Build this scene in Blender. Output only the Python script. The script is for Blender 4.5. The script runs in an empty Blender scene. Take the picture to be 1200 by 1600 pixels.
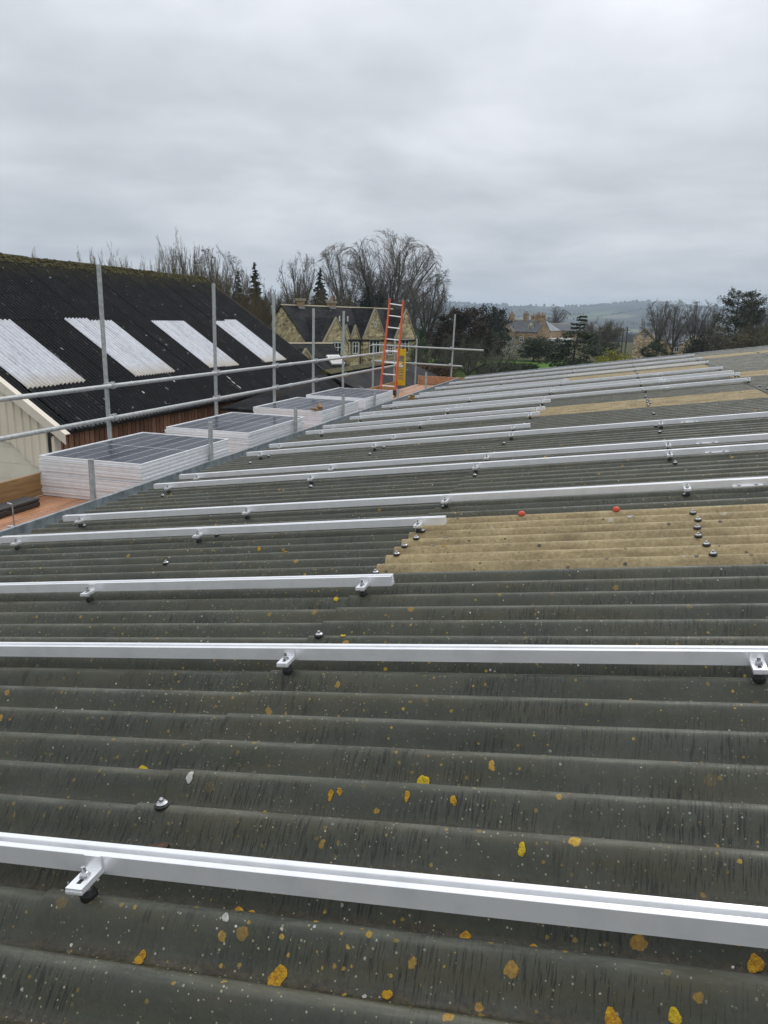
import bpy, math, random
import numpy as np
from mathutils import Vector, Matrix, Quaternion

# ------------------------------------------------------------------ camera
SC = bpy.context.scene
E = 5.6                                    # eye height above the yard
FPX, CX, CY = 1202.0, 600.0, 800.0         # photograph 1200 x 1600
_roll, _hy = math.radians(1.6), 497.0
_up = np.cross([1, math.tan(_roll), 0], [0, _hy - CY, FPX]); _up /= np.linalg.norm(_up)
if _up[1] > 0: _up = -_up
_Y = np.array([365.0, _hy + math.tan(_roll) * 365 - CY, FPX]); _Y /= np.linalg.norm(_Y)
_X = np.cross(_Y, _up)
RW = np.array([_X, _Y, _up])               # camera coords (right, down, forward) -> world
def ray(x, y): return RW @ np.array([x - CX, y - CY, FPX])
FW = RW @ np.array([0, 0, 1.0])
fwd_h = Vector((FW[0], FW[1], 0)).normalized()
right_h = Vector((fwd_h.y, -fwd_h.x, 0))
def P(x, y, d):                            # point seen at pixel x,y at camera depth d
    r = ray(x, y); r = r * (d / (r @ FW)); return Vector((r[0], r[1], r[2] + E))
def onX(x, y, X0):
    r = ray(x, y); r = r * (X0 / r[0]); return Vector((r[0], r[1], r[2] + E))
cam_d = bpy.data.cameras.new('camera'); cam = bpy.data.objects.new('camera', cam_d)
SC.collection.objects.link(cam)
cam_d.sensor_fit = 'VERTICAL'; cam_d.sensor_height = 36; cam_d.lens = FPX / 1600 * 36
cam_d.clip_start = 0.05; cam_d.clip_end = 20000
_r, _u, _b = RW @ [1, 0, 0], RW @ [0, -1, 0], RW @ [0, 0, -1]
cam.matrix_world = Matrix(((_r[0], _u[0], _b[0], 0), (_r[1], _u[1], _b[1], 0), (_r[2], _u[2], _b[2], E), (0, 0, 0, 1)))
SC.camera = cam
SC.view_settings.view_transform = 'Standard'; SC.view_settings.look = 'None'
SC.view_settings.exposure = 0.0; SC.view_settings.gamma = 1.0
SC.cycles.volume_bounces = 1; SC.cycles.transparent_max_bounces = 16
SC.cycles.max_bounces = 6

# ------------------------------------------------------------------ node helpers
class NT:
    def __init__(s, tree): s.t = tree; s.t.nodes.clear()
    def n(s, typ, **kw):
        nd = s.t.nodes.new(typ)
        for k, v in kw.items():
            if k.startswith('_'): setattr(nd, k[1:], v)
        return nd
    def set(s, sock, v):
        if isinstance(v, bpy.types.NodeSocket): s.t.links.new(v, sock)
        elif v is not None:
            if sock.type == 'RGBA' and not hasattr(v, '__len__'): v = (v, v, v, 1)
            if sock.type == 'RGBA' and len(v) == 3: v = (*v, 1)
            if sock.type == 'VECTOR' and not hasattr(v, '__len__'): v = (v, v, v)
            sock.default_value = v
    def math(s, op, a, b=None, c=None, clamp=False):
        nd = s.n('ShaderNodeMath', _operation=op, _use_clamp=clamp)
        s.set(nd.inputs[0], a)
        if b is not None: s.set(nd.inputs[1], b)
        if c is not None: s.set(nd.inputs[2], c)
        return nd.outputs[0]
    def vmul(s, v, k):
        nd = s.n('ShaderNodeVectorMath', _operation='MULTIPLY'); s.set(nd.inputs[0], v); s.set(nd.inputs[1], k); return nd.outputs[0]
    def vadd(s, v, k):
        nd = s.n('ShaderNodeVectorMath', _operation='ADD'); s.set(nd.inputs[0], v); s.set(nd.inputs[1], k); return nd.outputs[0]
    def noise(s, vec, scale, detail=3, rough=0.55, out=0, dist=0.0):
        nd = s.n('ShaderNodeTexNoise'); s.set(nd.inputs['Vector'], vec); s.set(nd.inputs['Scale'], scale)
        nd.inputs['Detail'].default_value = detail; nd.inputs['Roughness'].default_value = rough
        nd.inputs['Distortion'].default_value = dist
        return nd.outputs[out]
    def voro(s, vec, scale):
        nd = s.n('ShaderNodeTexVoronoi'); s.set(nd.inputs['Vector'], vec); s.set(nd.inputs['Scale'], scale); return nd.outputs['Distance'], nd.outputs['Color']
    def ramp(s, f, stops, interp='LINEAR'):
        nd = s.n('ShaderNodeValToRGB'); cr = nd.color_ramp; cr.interpolation = interp
        while len(cr.elements) < len(stops): cr.elements.new(0.5)
        for e, (p, c) in zip(cr.elements, stops):
            e.position = p
            if not hasattr(c, '__len__'): c = (c, c, c)
            e.color = (*c, 1) if len(c) == 3 else c
        s.set(nd.inputs[0], f); return nd.outputs[0]
    def mix(s, f, a, b, blend='MIX'):
        nd = s.n('ShaderNodeMix', _data_type='RGBA', _blend_type=blend)
        s.set(nd.inputs[0], f); s.set(nd.inputs[6], a); s.set(nd.inputs[7], b); return nd.outputs[2]
    def sep(s, v):
        nd = s.n('ShaderNodeSeparateXYZ'); s.set(nd.inputs[0], v); return nd.outputs
    def comb(s, x, y, z):
        nd = s.n('ShaderNodeCombineXYZ')
        for i, v in enumerate((x, y, z)): s.set(nd.inputs[i], v)
        return nd.outputs[0]
    def bump(s, h, strength=0.3, dist=0.01):
        nd = s.n('ShaderNodeBump'); s.set(nd.inputs['Height'], h); nd.inputs['Strength'].default_value = strength
        nd.inputs['Distance'].default_value = dist; return nd.outputs[0]
    def spots(s, vec, scale, prob, rmax, wob=0.35, soft=0.12):
        """irregular round spots: 0..1 mask and a random number per spot"""
        w = s.vadd(vec, s.vmul(s.vadd(s.noise(vec, scale * 3.5, 3, 0.6, 1), (-.5, -.5, -.5)), wob / scale))
        d, c = s.voro(w, scale); r = s.sep(c)
        on = s.math('GREATER_THAN', r[0], 1 - prob)
        rad = s.math('MULTIPLY', s.math('POWER', r[1], 2.0), rmax); rad = s.math('ADD', rad, rmax * 0.18)
        m = s.math('DIVIDE', s.math('SUBTRACT', rad, d), s.math('MULTIPLY', rad, soft), clamp=True)
        return s.math('MULTIPLY', m, on), r[2]

# ------------------------------------------------------------------ world (overcast) and sun
SUN_EL, SUN_ROT = math.radians(50), math.radians(12)
w = bpy.data.worlds.new('World'); SC.world = w; w.use_nodes = True
k = NT(w.node_tree)
tc = k.n('ShaderNodeTexCoord').outputs['Generated']
sky = k.n('ShaderNodeTexSky', _sky_type='NISHITA', _sun_disc=False, _sun_elevation=SUN_EL, _sun_rotation=SUN_ROT)
sx, sy, sz = k.sep(tc)
zc = k.math('MAXIMUM', sz, 0.0)
den = k.math('ADD', zc, 0.16)
proj = k.comb(k.math('DIVIDE', sx, den), k.math('DIVIDE', sy, den), 0.0)
c1 = k.noise(proj, 0.75, 5, 0.52, dist=0.35)
c2 = k.noise(k.vadd(proj, (7, 3, 0)), 2.2, 4, 0.5)
cl = k.math('ADD', k.math('MULTIPLY', c1, 0.72), k.math('MULTIPLY', c2, 0.28))
cloud = k.ramp(cl, [(0.34, (4.5, 4.78, 5.15)), (0.45, (5.5, 5.76, 6.14)), (0.54, (6.5, 6.7, 7.1)), (0.66, (7.9, 8.05, 8.4))])
lum = k.math('ADD', k.math('MULTIPLY', zc, 1.35), 0.90)
cloudl = k.mix(1.0, cloud, k.comb(lum, lum, lum), 'MULTIPLY')
skyc = k.mix(0.96, sky.outputs[0], cloudl)
bg = k.n('ShaderNodeBackground'); k.set(bg.inputs[0], skyc); bg.inputs[1].default_value = 0.1
wo = k.n('ShaderNodeOutputWorld'); k.t.links.new(bg.outputs[0], wo.inputs[0])
sun_d = bpy.data.lights.new('sun', 'SUN'); sun_d.energy = 0.9; sun_d.angle = math.radians(25); sun_d.color = (1, .97, .93)
sun = bpy.data.objects.new('sun', sun_d); SC.collection.objects.link(sun)
sd = Vector((math.sin(SUN_ROT) * math.cos(SUN_EL), math.cos(SUN_ROT) * math.cos(SUN_EL), math.sin(SUN_EL)))
sun.rotation_euler = sd.to_track_quat('Z', 'Y').to_euler()

# ------------------------------------------------------------------ object helpers
C = SC.collection
def mk(verts, faces, mat=None, smooth=False, name='m'):
    me = bpy.data.meshes.new(name); me.from_pydata([tuple(v) for v in verts], [], faces)
    if mat: me.materials.append(mat)
    if smooth: me.polygons.foreach_set('use_smooth', [True] * len(me.polygons))
    me.update(); return me
def ob(name, me, parent=None, M=None):
    o = bpy.data.objects.new(name, me); C.objects.link(o)
    if M is not None: o.matrix_basis = M
    if parent is not None:
        o.parent = parent; o.matrix_parent_inverse = parent.matrix_basis.inverted()
    return o
def thing(name, label, cat, loc=(0, 0, 0), group=None):
    o = bpy.data.objects.new(name, None); C.objects.link(o); o.location = loc; o.empty_display_size = .1
    o.matrix_basis = Matrix.Translation(loc)
    return tag(o, label, cat, group)
def tag(o, label, cat, group=None):
    o['label'] = label; o['category'] = cat
    if group: o['group'] = group
    return o
class MB:
    def __init__(s): s.v = []; s.f = []
    def add(s, vs, fs):
        b = len(s.v); s.v += [Vector(v) for v in vs]; s.f += [tuple(i + b for i in f) for f in fs]; return s
    def box(s, x0, x1, y0, y1, z0, z1, M=None):
        vs = [Vector((x, y, z)) for z in (z0, z1) for y in (y0, y1) for x in (x0, x1)]
        if M is not None: vs = [M @ v for v in vs]
        return s.add(vs, [(0, 2, 3, 1), (4, 5, 7, 6), (0, 1, 5, 4), (2, 6, 7, 3), (0, 4, 6, 2), (1, 3, 7, 5)])
    def tube(s, p0, p1, r0, r1=None, n=10, caps=True):
        p0, p1 = Vector(p0), Vector(p1); r1 = r0 if r1 is None else r1
        d = (p1 - p0).normalized(); a = d.orthogonal().normalized(); b = d.cross(a)
        ring = [(math.cos(2 * math.pi * i / n), math.sin(2 * math.pi * i / n)) for i in range(n)]
        vs = [p0 + (a * c + b * q) * r0 for c, q in ring] + [p1 + (a * c + b * q) * r1 for c, q in ring]
        fs = [(i, (i + 1) % n, n + (i + 1) % n, n + i) for i in range(n)]
        if caps: fs += [tuple(reversed(range(n))), tuple(range(n, 2 * n))]
        return s.add(vs, fs)
    def lathe(s, base, axis, prof, n=14):
        base = Vector(base); d = Vector(axis).normalized(); a = d.orthogonal().normalized(); b = d.cross(a)
        vs = []; fs = []
        for r, h in prof:
            vs += [base + d * h + (a * math.cos(2 * math.pi * i / n) + b * math.sin(2 * math.pi * i / n)) * r for i in range(n)]
        for j in range(len(prof) - 1):
            fs += [(j * n + i, j * n + (i + 1) % n, (j + 1) * n + (i + 1) % n, (j + 1) * n + i) for i in range(n)]
        fs += [tuple(reversed(range(n))), tuple(range((len(prof) - 1) * n, len(prof) * n))]
        return s.add(vs, fs)
    def prism(s, poly, d):                 # polygon of 3d points swept by d
        d = Vector(d); n = len(poly); vs = [Vector(p) for p in poly] + [Vector(p) + d for p in poly]
        fs = [tuple(reversed(range(n))), tuple(range(n, 2 * n))] + [(i, (i + 1) % n, n + (i + 1) % n, n + i) for i in range(n)]
        return s.add(vs, fs)
    def mesh(s, mat, smooth=False):
        return mk(s.v, s.f, mat, smooth)
    def build(s, name, mat, parent=None, smooth=False, bevel=0, M=None, auto=True):
        me = s.mesh(mat, smooth)
        if smooth and auto:
            try: me.set_sharp_from_angle(angle=math.radians(40))
            except Exception: pass
        o = ob(name, me, parent, M)
        if bevel:
            m = o.modifiers.new('b', 'BEVEL'); m.width = bevel; m.segments = 2; m.limit_method = 'ANGLE'
        return o

# ------------------------------------------------------------------ materials
MATS = {}
def newmat(name):
    m = bpy.data.materials.new(name); m.use_nodes = True; k = NT(m.node_tree)
    b = k.n('ShaderNodeBsdfPrincipled'); o = k.n('ShaderNodeOutputMaterial'); k.t.links.new(b.outputs[0], o.inputs[0])
    MATS[name] = m
    return m, k, b
def pos(k): return k.n('ShaderNodeNewGeometry').outputs['Position']
def objc(k): return k.n('ShaderNodeTexCoord').outputs['Object']
def simple(name, c0, c1, rough=0.6, metal=0.0, scale=4.0, bump=0.0, bscale=None, world=True, stretch=(1, 1, 1), spec=0.5, detail=4, rand=0.0):
    m, k, b = newmat(name)
    v = k.vmul(pos(k) if world else objc(k), stretch)
    n = k.noise(v, scale, detail, 0.6)
    col = k.ramp(n, [(0.32, c0), (0.68, c1)])
    if rand:
        r = k.n('ShaderNodeObjectInfo').outputs['Random']
        col = k.mix(1.0, col, k.ramp(r, [(0, 1 - rand), (1, 1 + rand)]), 'MULTIPLY')
    k.set(b.inputs['Base Color'], col); k.set(b.inputs['Roughness'], k.math('ADD', k.math('MULTIPLY', n, 0.25), rough - 0.12))
    b.inputs['Metallic'].default_value = metal; b.inputs['Specular IOR Level'].default_value = spec
    if bump: k.set(b.inputs['Normal'], k.bump(k.noise(v, bscale or scale * 6, 4, 0.6), bump, 0.01))
    return m

CR0_ = 1.04
def sheet_material():
    m, k, b = newmat('cement_sheet'); p = pos(k)
    rnd = k.n('ShaderNodeObjectInfo').outputs['Random']
    big = k.noise(p, 2.3, 4, 0.6); fine = k.noise(p, 70, 5, 0.65)
    col = k.ramp(k.math('ADD', k.math('MULTIPLY', big, .6), k.math('MULTIPLY', fine, .4)),
                 [(.30, (.030, .034, .024)), (.5, (.047, .050, .034)), (.70, (.070, .070, .046))])
    col = k.mix(1.0, col, k.ramp(rnd, [(0, .84), (1, 1.12)]), 'MULTIPLY')
    # moss-brown staining, stretched along the run of the corrugations
    st = k.noise(k.vmul(p, (1.1, 14, 1.1)), 1.6, 4, .6)
    col = k.mix(k.ramp(st, [(.46, 0.0), (.68, .65)]), col, (.062, .055, .026))
    # hair cracks in the old paint, running across the corrugations
    cr = k.noise(k.vmul(p, (260, 17, 17)), 1.0, 3, .6)
    msk = k.noise(k.vmul(p, (2.5, 9, 2.5)), 1.3, 3, .6)
    crm = k.math('MULTIPLY', k.ramp(cr, [(.55, 0.0), (.60, 1.0)]), k.ramp(msk, [(.40, 0.0), (.58, .9)]))
    col = k.mix(crm, col, (.013, .014, .012))
    # highlight on the crests put into the colour, a paler band broken by noise
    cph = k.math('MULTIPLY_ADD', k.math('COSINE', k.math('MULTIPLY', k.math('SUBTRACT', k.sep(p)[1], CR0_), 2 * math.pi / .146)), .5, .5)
    crest_hl = k.math('MULTIPLY', k.ramp(cph, [(.90, 0.0), (.99, 1.0)]), k.ramp(k.noise(k.vmul(p, (1, 6, 1)), 6, 5, .7), [(.40, .1), (.62, .8)]))
    col = k.mix(crest_hl, col, (.115, .115, .088))
    # dirt and moss lodged in the valleys
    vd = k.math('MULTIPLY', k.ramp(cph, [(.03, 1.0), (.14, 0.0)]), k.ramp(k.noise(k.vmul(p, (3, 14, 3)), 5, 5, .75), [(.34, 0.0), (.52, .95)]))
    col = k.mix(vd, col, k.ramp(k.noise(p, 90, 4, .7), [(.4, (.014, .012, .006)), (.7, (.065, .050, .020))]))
    # pale rubbed dust
    ds = k.noise(p, 130, 3, .7)
    col = k.mix(k.ramp(ds, [(.60, 0.0), (.78, .35)]), col, (.14, .135, .10))
    for sc_, pr, rm, c_a, c_b, off in ((150, .30, .32, (.26, .23, .13), (.36, .33, .25), 3), (70, .07, .26, (.40, .38, .31), (.60, .60, .56), 9),
                                       (60, .30, .30, (.22, .14, .025), (.38, .25, .03), 5), (26, .13, .32, (.26, .15, .02), (.46, .28, .025), 1), (11, .04, .13, (.32, .16, .015), (.52, .32, .02), 0)):
        sm, r = k.spots(k.vadd(p, (off * 1.37, off * .71, off)), sc_, pr, rm)
        dens = k.ramp(k.noise(k.vadd(p, (off, 2, 0)), 1.1, 2), [(.40, .15), (.60, 1.0)])
        if sc_ > 20: sm = k.math('MULTIPLY', sm, dens)
        cc = k.mix(1.0, k.mix(r, c_a, c_b), k.ramp(k.noise(p, 160, 3), [(.3, .6), (.7, 1.2)]), 'MULTIPLY')
        col = k.mix(sm, col, cc)
    k.set(b.inputs['Base Color'], col)
    k.set(b.inputs['Roughness'], k.ramp(k.noise(p, 9, 4), [(.35, .38), (.65, .62)]))
    b.inputs['Specular IOR Level'].default_value = .42
    h = k.math('SUBTRACT', k.math('ADD', k.math('MULTIPLY', fine, .5), k.math('MULTIPLY', k.noise(p, 18, 4), .8)), k.math('MULTIPLY', crm, .5))
    k.set(b.inputs['Normal'], k.bump(h, .5, .003))
    return m
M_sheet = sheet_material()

def rooflight_material():
    m, k, b = newmat('weathered_rooflight'); p = pos(k)
    n = k.noise(p, 5, 5, .65); f = k.noise(p, 60, 4, .7)
    col = k.ramp(k.math('ADD', k.math('MULTIPLY', n, .5), k.math('MULTIPLY', f, .5)), [(.30, (.13, .097, .045)), (.5, (.29, .22, .105)), (.68, (.45, .36, .19))])
    st = k.noise(k.vmul(p, (1.5, 12, 1.5)), 2, 4); col = k.mix(k.ramp(st, [(.5, 0.0), (.7, .6)]), col, (.13, .085, .035))
    sm, r = k.spots(p, 40, .22, .36); col = k.mix(sm, col, k.mix(r, (.10, .075, .04), (.05, .04, .03)))
    sm, r = k.spots(k.vadd(p, (4, 1, 2)), 17, .15, .30); col = k.mix(k.math('MULTIPLY', sm, .75), col, k.mix(r, (.42, .40, .33), (.30, .30, .25)))
    k.set(b.inputs['Base Color'], col); b.inputs['Roughness'].default_value = .62
    k.set(b.inputs['Normal'], k.bump(f, .5, .003)); return m
M_rl = rooflight_material()

def alu_material(name, base, rough, stretch, metal):
    m, k, b = newmat(name); p = pos(k)
    n = k.noise(k.vmul(p, stretch), 1.0, 4, .6); g = k.noise(p, 14, 4)
    k.set(b.inputs['Base Color'], k.mix(k.ramp(g, [(.45, 0.0), (.75, .35)]), base, tuple(x * .72 for x in base)))
    b.inputs['Metallic'].default_value = metal
    k.set(b.inputs['Roughness'], k.math('ADD', k.math('MULTIPLY', n, .22), rough))
    k.set(b.inputs['Normal'], k.bump(n, .06, .002)); return m
M_alu = alu_material('mill_aluminium', (.93, .935, .945), .24, (3, 240, 240), .5)
M_frame = alu_material('anodised_frame', (.90, .905, .915), .36, (30, 30, 300), .25)
M_steel = simple('zinc_bolt', (.35, .35, .36), (.62, .62, .63), .3, 1.0, 60)
M_galv = simple('galvanised_tube', (.34, .35, .34), (.52, .535, .525), .5, .35, 26, .08, 90)
M_zinc = simple('zinc_gutter', (.22, .25, .265), (.44, .48, .495), .42, .6, 14)
M_rubber = simple('black_rubber', (.008, .008, .008), (.018, .018, .018), .6, 0, 40)
M_lich = simple('orange_lichen', (.32, .15, .012), (.62, .36, .02), .9, 0, 120, .8, 260)
M_lich2 = simple('yellow_lichen', (.45, .30, .015), (.72, .52, .03), .9, 0, 120, .8, 260)
M_white = simple('bird_lime', (.30, .29, .26), (.52, .51, .47), .8, 0, 90)
M_leafdead = simple('dead_leaf', (.035, .018, .010), (.10, .05, .028), .7, 0, 80)
M_redcap = simple('red_cap', (.5, .05, .02), (.62, .09, .04), .5, 0, 40)
M_cell = simple('solar_cell', (.008, .012, .030), (.016, .022, .050), .35, 0, 12)
M_bus = simple('backsheet', (.62, .64, .66), (.74, .75, .76), .5, 0, 6)
M_black = simple('black_plastic', (.012, .012, .013), (.03, .03, .03), .45, 0, 30)
M_orange = simple('orange_fibreglass', (.58, .085, .025), (.74, .15, .05), .5, 0, 14)
M_yellow = simple('yellow_painted_steel', (.62, .36, .004), (.80, .52, .012), .45, 0, 20)

def glass_cover():
    m = bpy.data.materials.new('panel_glass'); m.use_nodes = True; k = NT(m.node_tree); MATS['panel_glass'] = m
    fr = k.n('ShaderNodeFresnel'); fr.inputs[0].default_value = 1.45
    t = k.n('ShaderNodeBsdfTransparent'); g = k.n('ShaderNodeBsdfGlossy'); p = pos(k)
    k.set(g.inputs['Roughness'], k.ramp(k.noise(p, 7, 4), [(.4, .03), (.7, .16)]))
    mx = k.n('ShaderNodeMixShader'); k.set(mx.inputs[0], k.math('MULTIPLY', fr.outputs[0], .30)); k.t.links.new(t.outputs[0], mx.inputs[1]); k.t.links.new(g.outputs[0], mx.inputs[2])
    o = k.n('ShaderNodeOutputMaterial'); k.t.links.new(mx.outputs[0], o.inputs[0]); return m
M_glass = glass_cover()
def wood(name, a, bb, c, rough, axis=(9, .6, 9), rand=.25):
    m, k, b = newmat(name); p = pos(k); r = k.n('ShaderNodeObjectInfo').outputs['Random']
    q = k.vadd(p, k.comb(k.math('MULTIPLY', r, 13), k.math('MULTIPLY', r, 7), 0.0))
    n = k.noise(k.vmul(q, axis), 2.2, 5, .6, dist=.6); g = k.noise(k.vmul(q, axis), 14, 3, .6)
    col = k.ramp(k.math('ADD', k.math('MULTIPLY', n, .7), k.math('MULTIPLY', g, .3)), [(.3, a), (.5, bb), (.7, c)])
    col = k.mix(1.0, col, k.ramp(r, [(0, 1 - rand), (1, 1 + rand)]), 'MULTIPLY')
    sp, rr = k.spots(q, 2.0, .3, .12); col = k.mix(k.math('MULTIPLY', sp, .6), col, tuple(x * .35 for x in a))
    k.set(b.inputs['Base Color'], col); k.set(b.inputs['Roughness'], k.ramp(k.noise(q, 2.5, 3), [(.4, rough - .15), (.65, rough + .15)]))
    k.set(b.inputs['Normal'], k.bump(g, .25, .004)); return m
M_board = wood('wet_scaffold_board', (.24, .105, .046), (.40, .19, .095), (.54, .30, .17), .4)
M_toe = wood('weathered_toe_board', (.16, .09, .035), (.28, .165, .065), (.38, .25, .12), .6)
M_clad = wood('brown_wall_board', (.13, .058, .032), (.24, .115, .065), (.34, .19, .115), .7, (9, 9, .6), .35)

def barn_roof_material():
    m, k, b = newmat('black_barn_sheet'); p = pos(k)
    rnd = k.n('ShaderNodeObjectInfo').outputs['Random']
    n = k.noise(p, 1.6, 5, .65); f = k.noise(p, 22, 4, .7)
    col = k.ramp(k.math('ADD', k.math('MULTIPLY', n, .5), k.math('MULTIPLY', f, .5)), [(.34, (.004, .0042, .005)), (.55, (.010, .0103, .011)), (.70, (.034, .034, .035))])
    col = k.mix(1.0, col, k.ramp(rnd, [(0, .90), (1, 1.10)]), 'MULTIPLY')
    sm, r = k.spots(p, 5, .16, .22, .8); col = k.mix(k.math('MULTIPLY', sm, .85), col, (.30, .30, .29))
    sm, r = k.spots(k.vadd(p, (3, 1, 4)), 13, .13, .25, .6); col = k.mix(k.math('MULTIPLY', sm, .7), col, (.13, .12, .105))
    st = k.noise(k.vmul(p, (.5, 9, .5)), 1.0, 3); stm = k.math('MULTIPLY', k.ramp(st, [(.64, 0.0), (.70, .55)]), k.ramp(k.noise(p, 9, 4, .7), [(.5, 0.0), (.62, 1.0)]))
    col = k.mix(stm, col, (.27, .265, .25))
    z = k.sep(p)[2]                        # moss that has crept down from the ridge
    mo = k.math('ADD', k.math('MULTIPLY', k.math('SUBTRACT', z, 6.45), 1.4), k.math('MULTIPLY', k.math('SUBTRACT', k.noise(p, 3.5, 5, .7), .5), 2.6), clamp=True)
    col = k.mix(k.math('MULTIPLY', mo, .75), col, k.ramp(f, [(.35, (.018, .015, .006)), (.65, (.065, .055, .014))]))
    k.set(b.inputs['Base Color'], col); b.inputs['Roughness'].default_value = .8; b.inputs['Specular IOR Level'].default_value = .25
    k.set(b.inputs['Normal'], k.bump(f, .6, .02)); return m
M_barn = barn_roof_material()
M_moss = simple('mossy_ridge', (.012, .010, .006), (.10, .085, .020), .95, 0, 5, 1.0, 18)
def barn_light_material():
    m, k, b = newmat('milky_rooflight'); p = pos(k)
    n = k.noise(k.vmul(p, (.8, 10, .8)), 1.3, 5, .65); f = k.noise(p, 9, 4, .65)
    col = k.ramp(k.math('ADD', k.math('MULTIPLY', n, .6), k.math('MULTIPLY', f, .4)), [(.32, (.36, .37, .40)), (.5, (.55, .56, .59)), (.7, (.72, .725, .74))])
    z = k.sep(p)[2]; d = k.math('ADD', k.math('MULTIPLY', k.math('SUBTRACT', 4.18, z), 4.0), k.math('MULTIPLY', k.math('SUBTRACT', k.noise(p, 4, 4), .5), 1.4), clamp=True)
    col = k.mix(k.math('MULTIPLY', d, .8), col, (.44, .38, .30))
    k.set(b.inputs['Base Color'], col); b.inputs['Roughness'].default_value = .4; return m
M_brl = barn_light_material()
M_cream = simple('cream_cladding', (.68, .60, .47), (.78, .70, .56), .55, 0, 1.2)
M_creamwall = simple('cream_blockwork', (.66, .60, .48), (.76, .70, .57), .75, 0, 1.5, .3, 30)
M_creamtrim = simple('cream_trim', (.66, .58, .47), (.74, .67, .56), .5, 0, 2)
M_darkint = simple('black_gutter', (.008, .008, .008), (.02, .02, .02), .5, 0, 6)

def stone_material(name, a, bb, c, mortar, sx=2.2, sz=5.0):
    m, k, b = newmat(name); p = objc(k); x, y, z = k.sep(p)
    q = k.comb(k.math('MULTIPLY', k.math('ADD', x, y), sx), 0.0, k.math('MULTIPLY', z, sz))
    q = k.vadd(q, k.vmul(k.noise(p, 1.2, 3, .5, 1), .55))
    v = k.n('ShaderNodeTexVoronoi'); k.set(v.inputs['Vector'], q); v.inputs['Scale'].default_value = 1.0
    e = k.n('ShaderNodeTexVoronoi', _feature='DISTANCE_TO_EDGE'); k.set(e.inputs['Vector'], q); e.inputs['Scale'].default_value = 1.0
    r = k.sep(v.outputs['Color'])
    col = k.ramp(r[0], [(0, a), (.5, bb), (1, c)])
    col = k.mix(1.0, col, k.ramp(k.noise(p, .7, 4, .6), [(.3, .72), (.7, 1.2)]), 'MULTIPLY')
    col = k.mix(k.ramp(e.outputs['Distance'], [(.02, .8), (.09, 0.0)]), col, mortar)
    k.set(b.inputs['Base Color'], col); b.inputs['Roughness'].default_value = .9
    k.set(b.inputs['Normal'], k.bump(e.outputs['Distance'], .4, .05)); return m
M_stone = stone_material('honey_stone', (.17, .115, .055), (.44, .325, .175), (.70, .58, .36), (.42, .35, .24))
M_stone2 = stone_material('brown_stone', (.18, .11, .055), (.32, .205, .11), (.46, .32, .18), (.28, .21, .13))
def slate_material(name, a, bb, warm):
    m, k, b = newmat(name); p = objc(k); x, y, z = k.sep(p)
    q = k.comb(k.math('MULTIPLY', k.math('ADD', x, y), 2.2), 0.0, k.math('MULTIPLY', z, 5.0))
    v = k.n('ShaderNodeTexVoronoi'); k.set(v.inputs['Vector'], q); v.inputs['Scale'].default_value = 1.0
    r = k.sep(v.outputs['Color'])
    col = k.mix(r[0], a, bb)
    col = k.mix(k.ramp(k.noise(p, 1.1, 5, .7), [(.5, 0.0), (.72, .75)]), col, warm)
    sm, rr = k.spots(p, 2.6, .25, .25, .6); col = k.mix(k.math('MULTIPLY', sm, .6), col, (.22, .21, .18))
    k.set(b.inputs['Base Color'], col); b.inputs['Roughness'].default_value = .85; b.inputs['Specular IOR Level'].default_value = .2
    k.set(b.inputs['Normal'], k.bump(r[1], .35, .03)); return m
M_slate = slate_material('dark_slate', (.006, .006, .007), (.024, .023, .025), (.045, .036, .022))
M_slate2 = slate_material('grey_slate', (.075, .080, .088), (.13, .135, .145), (.12, .11, .09))
M_slate3 = slate_material('pale_slate', (.20, .21, .225), (.30, .31, .33), (.20, .19, .17))
M_winwhite = simple('white_window_paint', (.62, .62, .60), (.74, .74, .72), .5, 0, 5)
M_sill = simple('stone_dressing', (.26, .22, .15), (.36, .31, .22), .85, 0, 3)
def pane_mat():
    m, k, b = newmat('window_pane'); b.inputs['Base Color'].default_value = (.012, .014, .016, 1); b.inputs['Roughness'].default_value = .06; return m
M_pane = pane_mat()
M_pot = simple('clay_pot', (.30, .13, .07), (.42, .22, .13), .8, 0, 6)
M_lead = simple('lead_flashing', (.20, .21, .23), (.33, .34, .36), .5, .2, 5)
M_bark = simple('grey_bark', (.045, .040, .032), (.095, .088, .070), .95, 0, 3, world=False)
M_twig = simple('grey_twigs', (.085, .074, .064), (.165, .146, .126), .95, 0, .6, world=False)
M_twigb = simple('brown_twigs', (.060, .046, .022), (.145, .112, .056), .95, 0, .5, world=False)
M_twigg = simple('lichened_twigs', (.052, .052, .036), (.125, .125, .085), .95, 0, .7, world=False)
def leafmat(name, a, bb, rand=.15):
    m, k, b = newmat(name); p = objc(k)
    col = k.ramp(k.noise(p, 1.3, 4, .65), [(.34, a), (.66, bb)])
    k.set(b.inputs['Base Color'], col); b.inputs['Roughness'].default_value = .7; b.inputs['Specular IOR Level'].default_value = .25; return m
M_yew = leafmat('yew_foliage', (.010, .013, .007), (.034, .034, .016))
M_yewr = leafmat('rusty_yew_foliage', (.018, .014, .009), (.060, .036, .020))
M_cedar = leafmat('cedar_foliage', (.016, .026, .012), (.058, .072, .030))
M_spruce = leafmat('spruce_foliage', (.008, .016, .010), (.024, .040, .022))
M_pine = leafmat('pine_foliage', (.034, .038, .022), (.090, .086, .050))
M_shrub = leafmat('shrub_foliage', (.018, .026, .010), (.055, .065, .026))
M_hedge = leafmat('clipped_hedge_foliage', (.022, .038, .010), (.060, .080, .022))
M_brownh = leafmat('beech_hedge_foliage', (.040, .020, .012), (.105, .060, .035))
M_brownb = leafmat('brown_bush_foliage', (.050, .040, .022), (.13, .10, .055))
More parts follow.
